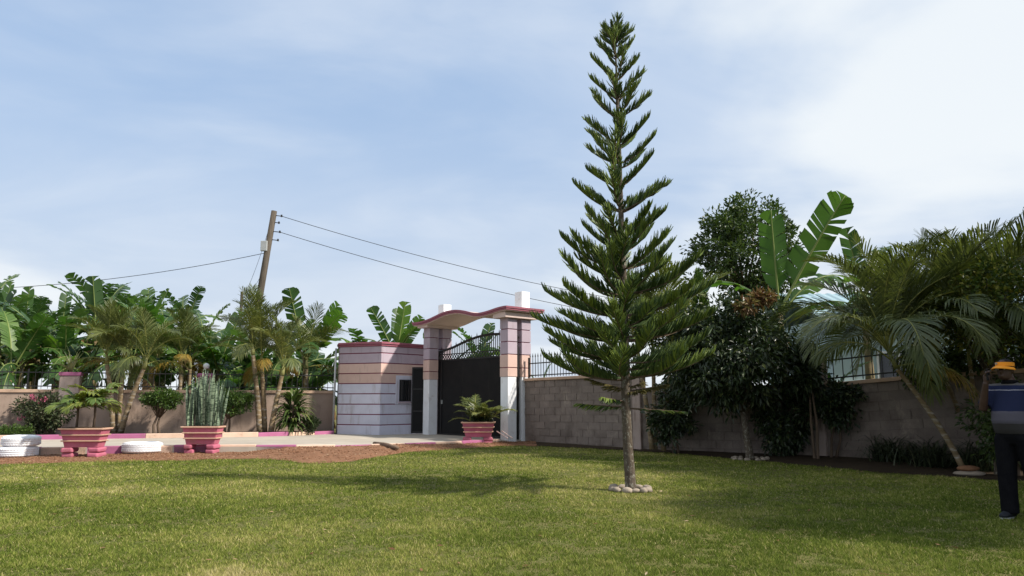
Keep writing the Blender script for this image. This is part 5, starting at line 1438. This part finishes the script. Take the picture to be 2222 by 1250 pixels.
# small palms in the third planter
b = p3 + Vector((0, 0, 0.655)); t = thing('potted_palm', 'clump of young feathery palms in the planter before the gate', 'palm', b)
rg = random.Random(14)
for k in range(20):
    x = rg.uniform(-0.25, 0.28); link('frond', fr('small', k % 8), t, (x, rg.uniform(-.12, .12), -0.02), (rg.gauss(0, .1), rg.gauss(0, .1), rg.uniform(0, 6.28)), rg.uniform(0.8, 1.45))
m = MB()
for k in range(5):
    x = rg.uniform(-0.2, 0.2); m.tube([(x, 0, -0.02), (x * 1.4, 0, 0.35)], [0.018, 0.012], 5)
m.build('stem', 'crownshaft', t)
m = MB(); crown(m, (0, 0, 0.08), (0.36, 0.16, 0.08), 26, 30, 0.08, 8, shell=0.1, cl_r=0.09, aspect=0.3); m.build('undergrowth', 'mango', t)

# ------------------------------------------------------------------ white painted tyres
def tyre(label, p, r, tilt=(0, 0)):
    o = None
    h = 0.24 * r / 0.4; ri = r * 0.56
    prof = [(ri, 0.10 * h), (ri + 0.02, 0.03 * h), (r * 0.72, 0.0), (r * 0.90, 0.06 * h), (r * 0.97, 0.16 * h)]
    for k in range(4):
        z = 0.16 * h + 0.68 * h * (k + 0.5) / 4; g = 0.68 * h / 8
        prof += [(r * 0.985 + 0.004 * (1 if k in (1, 2) else 0), z - g * 0.8), (r * 0.985 + 0.004 * (1 if k in (1, 2) else 0), z + g * 0.62), (r * 0.972, z + g * 0.7), (r * 0.972, z + g)]
    prof += [(r * 0.97, 0.86 * h), (r * 0.90, 0.94 * h), (r * 0.72, h), (ri + 0.02, 0.97 * h), (ri, 0.90 * h), (ri + 0.03, 0.6 * h), (ri + 0.03, 0.4 * h)]
    m = MB(); m.lathe(prof, 40, closed=True)
    t = thing('tyre', label, 'tyre', p); t.rotation_euler = (tilt[0], tilt[1], 0)
    m.build('casing', 'white', t, smooth=True)
    # tread lugs
    lug = MB(); lug.box((0, 0, 0), (0.010, 0.05, h * 0.09)); lm = lug.mesh('tread_lug', 'white')
    for k in range(44):
        for zz_ in (0.26, 0.74):
            a = 2 * PI * (k + (0.5 if zz_ > .5 else 0)) / 44
            link('tread_lug', lm, t, (r * 0.988 * math.cos(a), r * 0.988 * math.sin(a), zz_ * h), (0.5, 0, a))
    return h
q = gr(37, 996); q *= 1 + 0.4 / q.y
h = tyre('white painted tyre, lower of the stack of two', q + Vector((0, 0, 0.01)), 0.405)
tyre('white painted tyre, upper of the stack of two', q + Vector((0.035, 0.03, 0.012 + h)), 0.385, (0.03, 0.02))
q = gr(308, 988); q *= 1 + 0.45 / q.y
tyre('white painted tyre lying alone between the two left planters', q + Vector((0, 0, 0.015)), 0.455, (-0.02, 0.0))

# ------------------------------------------------------------------ utility poles and wires
uy = 29.5
top = at(595, 458, uy); low = at(563, 645, uy); d = (top - low).normalized(); foot = low - d * (low.z / d.z)
up = thing('utility_pole', 'leaning weathered wooden utility pole behind the bananas', 'pole', foot)
m = MB(); m.tube([foot - d * 0.2, foot + d * 3, foot + d * 6, top], [0.17, 0.15, 0.135, 0.115], 12); m.build('pole', 'polewood', up, foot, smooth=True)
def along(py): return low + (top - low) * ((645 - py) / (645 - 458))
for py, ln in ((468, .22), (483, .16), (503, .26), (521, .24)):
    q = along(py)
    m = MB(); m.tube([q + Vector((0.08, -0.02, 0)), q + Vector((0.12 + ln, -0.02, -0.03))], 0.018, 6); m.build('bracket', 'iron', up, foot)
    m = MB(); m.lathe([(0.001, -.05), (0.045, -.04), (0.03, -0.015), (0.045, 0.0), (0.03, .02), (0.04, .045), (0.001, .05)], 8, q + Vector((0.12 + ln, -0.02, -0.02))); m.build('insulator', 'iron', up, foot)
q = along(536) + Vector((-0.12, -0.12, 0)); m = MB(); m.box(q, (0.26, 0.14, 0.42)); m.build('fuse_box', 'metalgrey', up, foot, bevel=0.015)
def wire(label, a, b, sag, r=0.012, n=24):
    m = MB(); a = Vector(a); b = Vector(b)
    m.tube([a.lerp(b, i / n) - Vector((0, 0, sag * 4 * (i / n) * (1 - i / n))) for i in range(n + 1)], r, 4); o = m.build('wire', 'cable', None, a); o.location = a
    return tag(o, label, 'wire')
pa = along(468) + Vector((0.34, -0.02, -0.03)); pb2 = along(503) + Vector((0.38, -0.02, -0.03)); pc = along(549)
wire('upper wire running right from the leaning pole to behind the conifer', pa, at(1760, 700, 37), 0.75)
wire('lower wire running right from the leaning pole to behind the conifer', pb2, at(1760, 735, 37), 0.75)
wire('wire running left from the leaning pole above the banana grove', pc, at(-260, 625, 33), 0.55)
wire('thin slack stay wire beside the leaning pole', along(498) + Vector((-.1, 0, 0)), at(520, 660, uy + 0.5), 0.28, 0.007)
wire('thin short stay wire low on the leaning pole', along(600) + Vector((-.1, 0, 0)), at(528, 655, uy + 0.3), 0.08, 0.007)
f = at(512, 870, 62); f.z = 0
fp = thing('utility_pole', 'small far utility pole seen between banana leaves', 'pole', f)
tpz = at(512, 633, 62).z
m = MB(); m.tube([(0, 0, 0), (0, 0, tpz)], [0.17, 0.12], 8); m.build('pole', 'polewood', fp)
for k in range(4): 
    m = MB(); m.box((0.14, 0, tpz - 0.2 - k * 0.28), (0.3, 0.08, 0.08)); m.build('bracket', 'iron', fp)

# log and stakes on the soil
a = gr(812, 962, 0.14); b2 = gr(862, 972, 0.12)
lg = thing('log', 'short weathered log lying on the red soil near the kerb', 'log', a)
m = MB(); m.tube([a, a.lerp(b2, .5) + Vector((0, 0, .02)), b2], [0.045, 0.055, 0.05], 9); m.build('stem', 'log', lg, a, smooth=True)
m = MB(); m.tube([a.lerp(b2, .3), a.lerp(b2, .3) + Vector((0.05, 0.12, 0.03))], [0.02, 0.012], 6); m.build('stub', 'log', lg, a)
for i, (x0, y0, x1, y1, lab) in enumerate(((1078, 936, 1102, 951, 'thin pale stake leaning by the gate planter, left of two'), (1089, 935, 1112, 951, 'thin pale stake leaning by the gate planter, right of two'))):
    A = at(x0, y0, 21.9); B = at(x1, y1, 21.55)
    m = MB(); m.tube([A, B], 0.016, 6); o = m.build('stake', 'soffit', None, A); o.location = A; tag(o, lab, 'stake')

# ------------------------------------------------------------------ the man on the phone
def man():
    base = Vector((5.54, 8.30, 0.0))
    t = thing('person', 'man in orange sun visor, striped blue shirt and black trousers holding a phone', 'person', base, None, R(-58))
    def loft(m, rings, n=14):
        """rings: (x, y, z, rx, ry) stacked, closed at both ends"""
        vs = []; 
        for (x, y, z, rx, ry) in rings:
            for j in range(n):
                a = 2 * PI * j / n; vs.append((x + rx * math.cos(a), y + ry * math.sin(a), z))
        fs = [(i * n + j, i * n + (j + 1) % n, (i + 1) * n + (j + 1) % n, (i + 1) * n + j) for i in range(len(rings) - 1) for j in range(n)]
        fs += [tuple(range(n - 1, -1, -1)), tuple((len(rings) - 1) * n + j for j in range(n))]
        m.add(vs, fs)
    def remesh(o, v, sm=4):
        r = o.modifiers.new('remesh', 'REMESH'); r.mode = 'VOXEL'; r.voxel_size = v; r.use_smooth_shade = True
        s = o.modifiers.new('smooth', 'SMOOTH'); s.factor = 0.5; s.iterations = sm
    # facing -Y; his right arm (-X) lifts the phone to his face
    hx, hy = -0.02, -0.03
    m = MB()
    # legs under the trousers, torso, neck
    for sx in (-0.105, 0.115):
        yo = -0.03 if sx < 0 else 0.10
        loft(m, [(sx, yo, 0.05, .045, .05), (sx, yo, 0.12, .04, .045), (sx, yo, 0.28, .052, .055), (sx * .98, yo * .7, 0.47, .056, .06), (sx * .95, yo * .4, 0.70, .075, .08), (sx * .85, 0, 0.92, .09, .10)])
    loft(m, [(0, 0, .86, .15, .11), (0, -.01, 1.0, .165, .135), (0, -.02, 1.12, .165, .14), (0, 0, 1.30, .165, .115), (0, .01, 1.40, .15, .095), (0, .005, 1.455, .075, .07), (0, -0.005, 1.52, .056, .06), (hx * .5, hy * .6, 1.56, .055, .06)])
    # head with jaw, cheeks, brow
    loft(m, [(hx, hy - .03, 1.50, .03, .035), (hx, hy - .025, 1.52, .055, .065), (hx, hy - .01, 1.56, .068, .085), (hx, hy, 1.61, .075, .094), (hx, hy + .005, 1.655, .077, .098), (hx, hy + .005, 1.69, .070, .09), (hx, hy + .005, 1.718, .045, .06), (hx, hy + .005, 1.73, .012, .02)], 18)
    m.ball((hx, hy - .098, 1.592), (.017, .022, .024), 10, 6)          # nose
    m.ball((hx, hy - .088, 1.548), (.026, .014, .008), 10, 6); m.ball((hx, hy - .087, 1.536), (.024, .014, .009), 10, 6)   # lips
    for sx in (-1, 1):
        m.ball((hx + sx * .078, hy + .008, 1.607), (.012, .022, .034), 8, 6)   # ears
        m.ball((hx + sx * .032, hy - .084, 1.638), (.026, .016, .009), 8, 6)   # brow
    # right arm: shoulder, elbow, wrist
    sh = Vector((-.185, .0, 1.40)); el = Vector((-.235, -.15, 1.17)); wr = Vector((-.135, -.235, 1.47))
    m.tube([sh, sh.lerp(el, .5), el], [.056, .05, .043], 10); m.tube([el, el.lerp(wr, .35), wr], [.043, .044, .029], 10)
    m.tube([Vector((-.1, 0, 1.40)), sh], [.07, .062], 10)
    # right hand: palm, four fingers and a thumb closing round the phone
    pc_ = wr + Vector((.012, -.005, .055))
    m.tube([wr, pc_ - Vector((0, 0, .02)), pc_ + Vector((.004, 0, .03))], [(.026, .02), (.036, .017), (.038, .015)], 10)
    fl = [(-.030, .062), (-.010, .072), (.011, .068), (.030, .052)]
    for k, (o_, l_) in enumerate(fl):
        b0 = pc_ + Vector((o_ * .35, -.012 + 0.0, .028)) + Vector((0, -o_ * .75, 0)); k1 = b0 + Vector((.006, -.004, l_ * .45)); k2 = k1 + Vector((.026, .002, l_ * .22)); k3 = k2 + Vector((.022, .006, -.012))
        m.tube([b0, k1, k2, k3], [.0095, .0092, .0085, .007], 7)
    th0 = pc_ + Vector((.012, .03, -.01)); m.tube([th0, th0 + Vector((.016, .016, .022)), th0 + Vector((.03, .008, .046))], [.012, .0108, .008], 7)
    # left arm hanging
    sh2 = Vector((.185, .01, 1.40)); el2 = Vector((.265, .05, 1.13)); wr2 = Vector((.255, -.03, .90))
    m.tube([Vector((.1, 0, 1.40)), sh2], [.07, .062], 10)
    m.tube([sh2, sh2.lerp(el2, .5), el2], [.056, .05, .043], 10); m.tube([el2, el2.lerp(wr2, .35), wr2], [.043, .044, .029], 10)
    p2_ = wr2 + Vector((0, -.008, -.055)); m.tube([wr2, p2_ + Vector((0, 0, .02)), p2_ - Vector((0, 0, .03))], [(.022, .026), (.017, .036), (.015, .038)], 10)
    for k, (o_, l_) in enumerate(fl):
        b0 = p2_ + Vector((0, o_, -.03)); k1 = b0 + Vector((-.006, 0, -l_ * .5)); k2 = k1 + Vector((-.018, 0, -l_ * .35)); k3 = k2 + Vector((-.018, 0, -.004))
        m.tube([b0, k1, k2, k3], [.0095, .0092, .0085, .007], 7)
    m.tube([p2_ + Vector((0, -.03, .012)), p2_ + Vector((-.012, -.052, -.018)), p2_ + Vector((-.018, -.052, -.045))], [.012, .0108, .008], 7)
    o = m.build('body', 'skin', t); remesh(o, 0.0075, 2)
    for sx in (-1, 1):
        e = MB().ball((hx + sx * .031, hy - .084, 1.620), .0115, 10, 7).build('eye', 'sole', t, smooth=True)
        MB().ball((hx + sx * .031, hy - .0935, 1.620), .0055, 8, 6).build('pupil', 'hair', e, smooth=True)
    MB().ball((hx, hy + .016, 1.665), (.083, .100, .072), 16, 10).build('hair', 'hair', t, smooth=True)
    # shirt
    m = MB()
    loft(m, [(0, .0, .91, .185, .145), (0, -.01, .955, .192, .165), (0, -.03, 1.05, .196, .185), (0, -.03, 1.14, .192, .178), (0, -.01, 1.27, .190, .142), (0, .0, 1.36, .185, .118), (0, .008, 1.42, .155, .10), (0, .008, 1.462, .085, .078), (0, .004, 1.478, .072, .070)], 22)
    m.tube([Vector((-.1, 0, 1.385)), sh, sh.lerp(el, .55), sh.lerp(el, .80)], [.085, .078, .074, .072], 12)
    m.tube([Vector((.1, 0, 1.385)), sh2, sh2.lerp(el2, .55), sh2.lerp(el2, .80)], [.085, .078, .074, .072], 12)
    o = m.build('shirt', 'shirt', t); remesh(o, 0.011, 4)
    c = MB(); c.lathe([(.070, 1.462), (.084, 1.458), (.080, 1.492), (.072, 1.498), (.066, 1.490)], 18, (0, .004, 0), closed=True); c.build('collar', 'trouser', t, smooth=True)
    # trousers
    m = MB()
    for sx in (-0.105, 0.115):
        yo = -0.03 if sx < 0 else 0.10
        loft(m, [(sx, yo, 0.055, .084, .100), (sx, yo, 0.09, .085, .102), (sx, yo, 0.28, .086, .100), (sx * .98, yo * .75, 0.48, .092, .104), (sx * .95, yo * .4, 0.68, .102, .118), (sx * .85, 0, 0.86, .112, .13), (sx * .6, 0, .93, .11, .12)])
    loft(m, [(0, .01, .80, .14, .11), (0, .0, .88, .178, .14), (0, -.005, .965, .178, .145)], 20)
    o = m.build('trousers', 'trouser', t); remesh(o, 0.012, 3)
    for sx, yo in ((-0.105, -0.03), (0.115, 0.10)):
        m = MB(); vs = [(sx, yo + .06, .05, 0, 0)]
        m.tube([(sx, yo + .085, .045), (sx, yo + .03, .06), (sx - .006, yo - .05, .055), (sx - .012, yo - .12, .042), (sx - .015, yo - .175, .034)], [(.036, .034), (.046, .048), (.047, .044), (.048, .034), (.030, .020)], 12)
        s = m.build('shoe', 'shoe', t); remesh(s, 0.009, 2)
        m = MB(); m.prism(ccw([Vector((sx - .015 + .046 * math.cos(a) * (1.0), yo - .045 + .145 * math.sin(a), 0)) for a in [2 * PI * i / 18 for i in range(18)]]), 0.0, 0.018); m.build('sole', 'sole', s)
    # visor: band and curved brim
    m = MB(); cx, cy = hx, hy + .008
    m.lathe([(.0865, 0), (.0885, 0), (.0885, .042), (.0865, .042)], 26, (0, 0, 0), closed=True)
    m.v = [(cx + x, cy + y * 1.18, 1.652 + z - 0.05 * (y + .02)) for x, y, z in m.v]
    v = m.build('visor', 'visor', t, smooth=False)
    m = MB(); vs = []; n = 16
    for i in range(n + 1):
        a = PI + 0.12 + (PI - 0.24) * i / n
        for rr, zo in ((.086, 0.0), (.125, -.004), (.175, -.022)):
            x = cx + (.088 if rr < .09 else .088 + (rr - .086) * .35) * math.cos(a); y = cy - 0 + (.088 * 1.18 + (rr - .086) * 1.05) * math.sin(a)
            z = 1.655 + zo * 1.2 - .018 * abs(math.cos(a)) ** 2 - 0.05 * (0 + .02)
            vs += [(x, y, z + .0035), (x, y, z - .0035)]
    fs = []
    for i in range(n):
        for j in range(2):
            a_ = i * 6 + j * 2; b_ = a_ + 6
            fs += [(a_, a_ + 2, b_ + 2, b_), (a_ + 1, b_ + 1, b_ + 3, a_ + 3)]
        fs.append((i * 6 + 4, i * 6 + 5, i * 6 + 11, i * 6 + 10))
    m.add(vs, fs); m.build('brim', 'visor', v, smooth=True)
    MB().box((cx - .045, cy - .0945, 1.682), (.03, .006, .018), R(-22)).build('patch', 'patch', v)
    # phone
    ph = pc_ + Vector((.024, -.004, .035))
    M_ = Matrix.Rotation(R(-58), 3, 'Z')
    pw = base + M_ @ ph
    pt = thing('mobile_phone', 'black mobile phone held up in the man\'s hand', 'phone', pw, None, R(-58))
    MB().box((0, 0, 0), (.010, .066, .135)).build('case', 'black', pt, bevel=0.004)
    MB().box((.0058, 0, 0), (.001, .058, .122)).build('screen', 'glass', pt)
man()
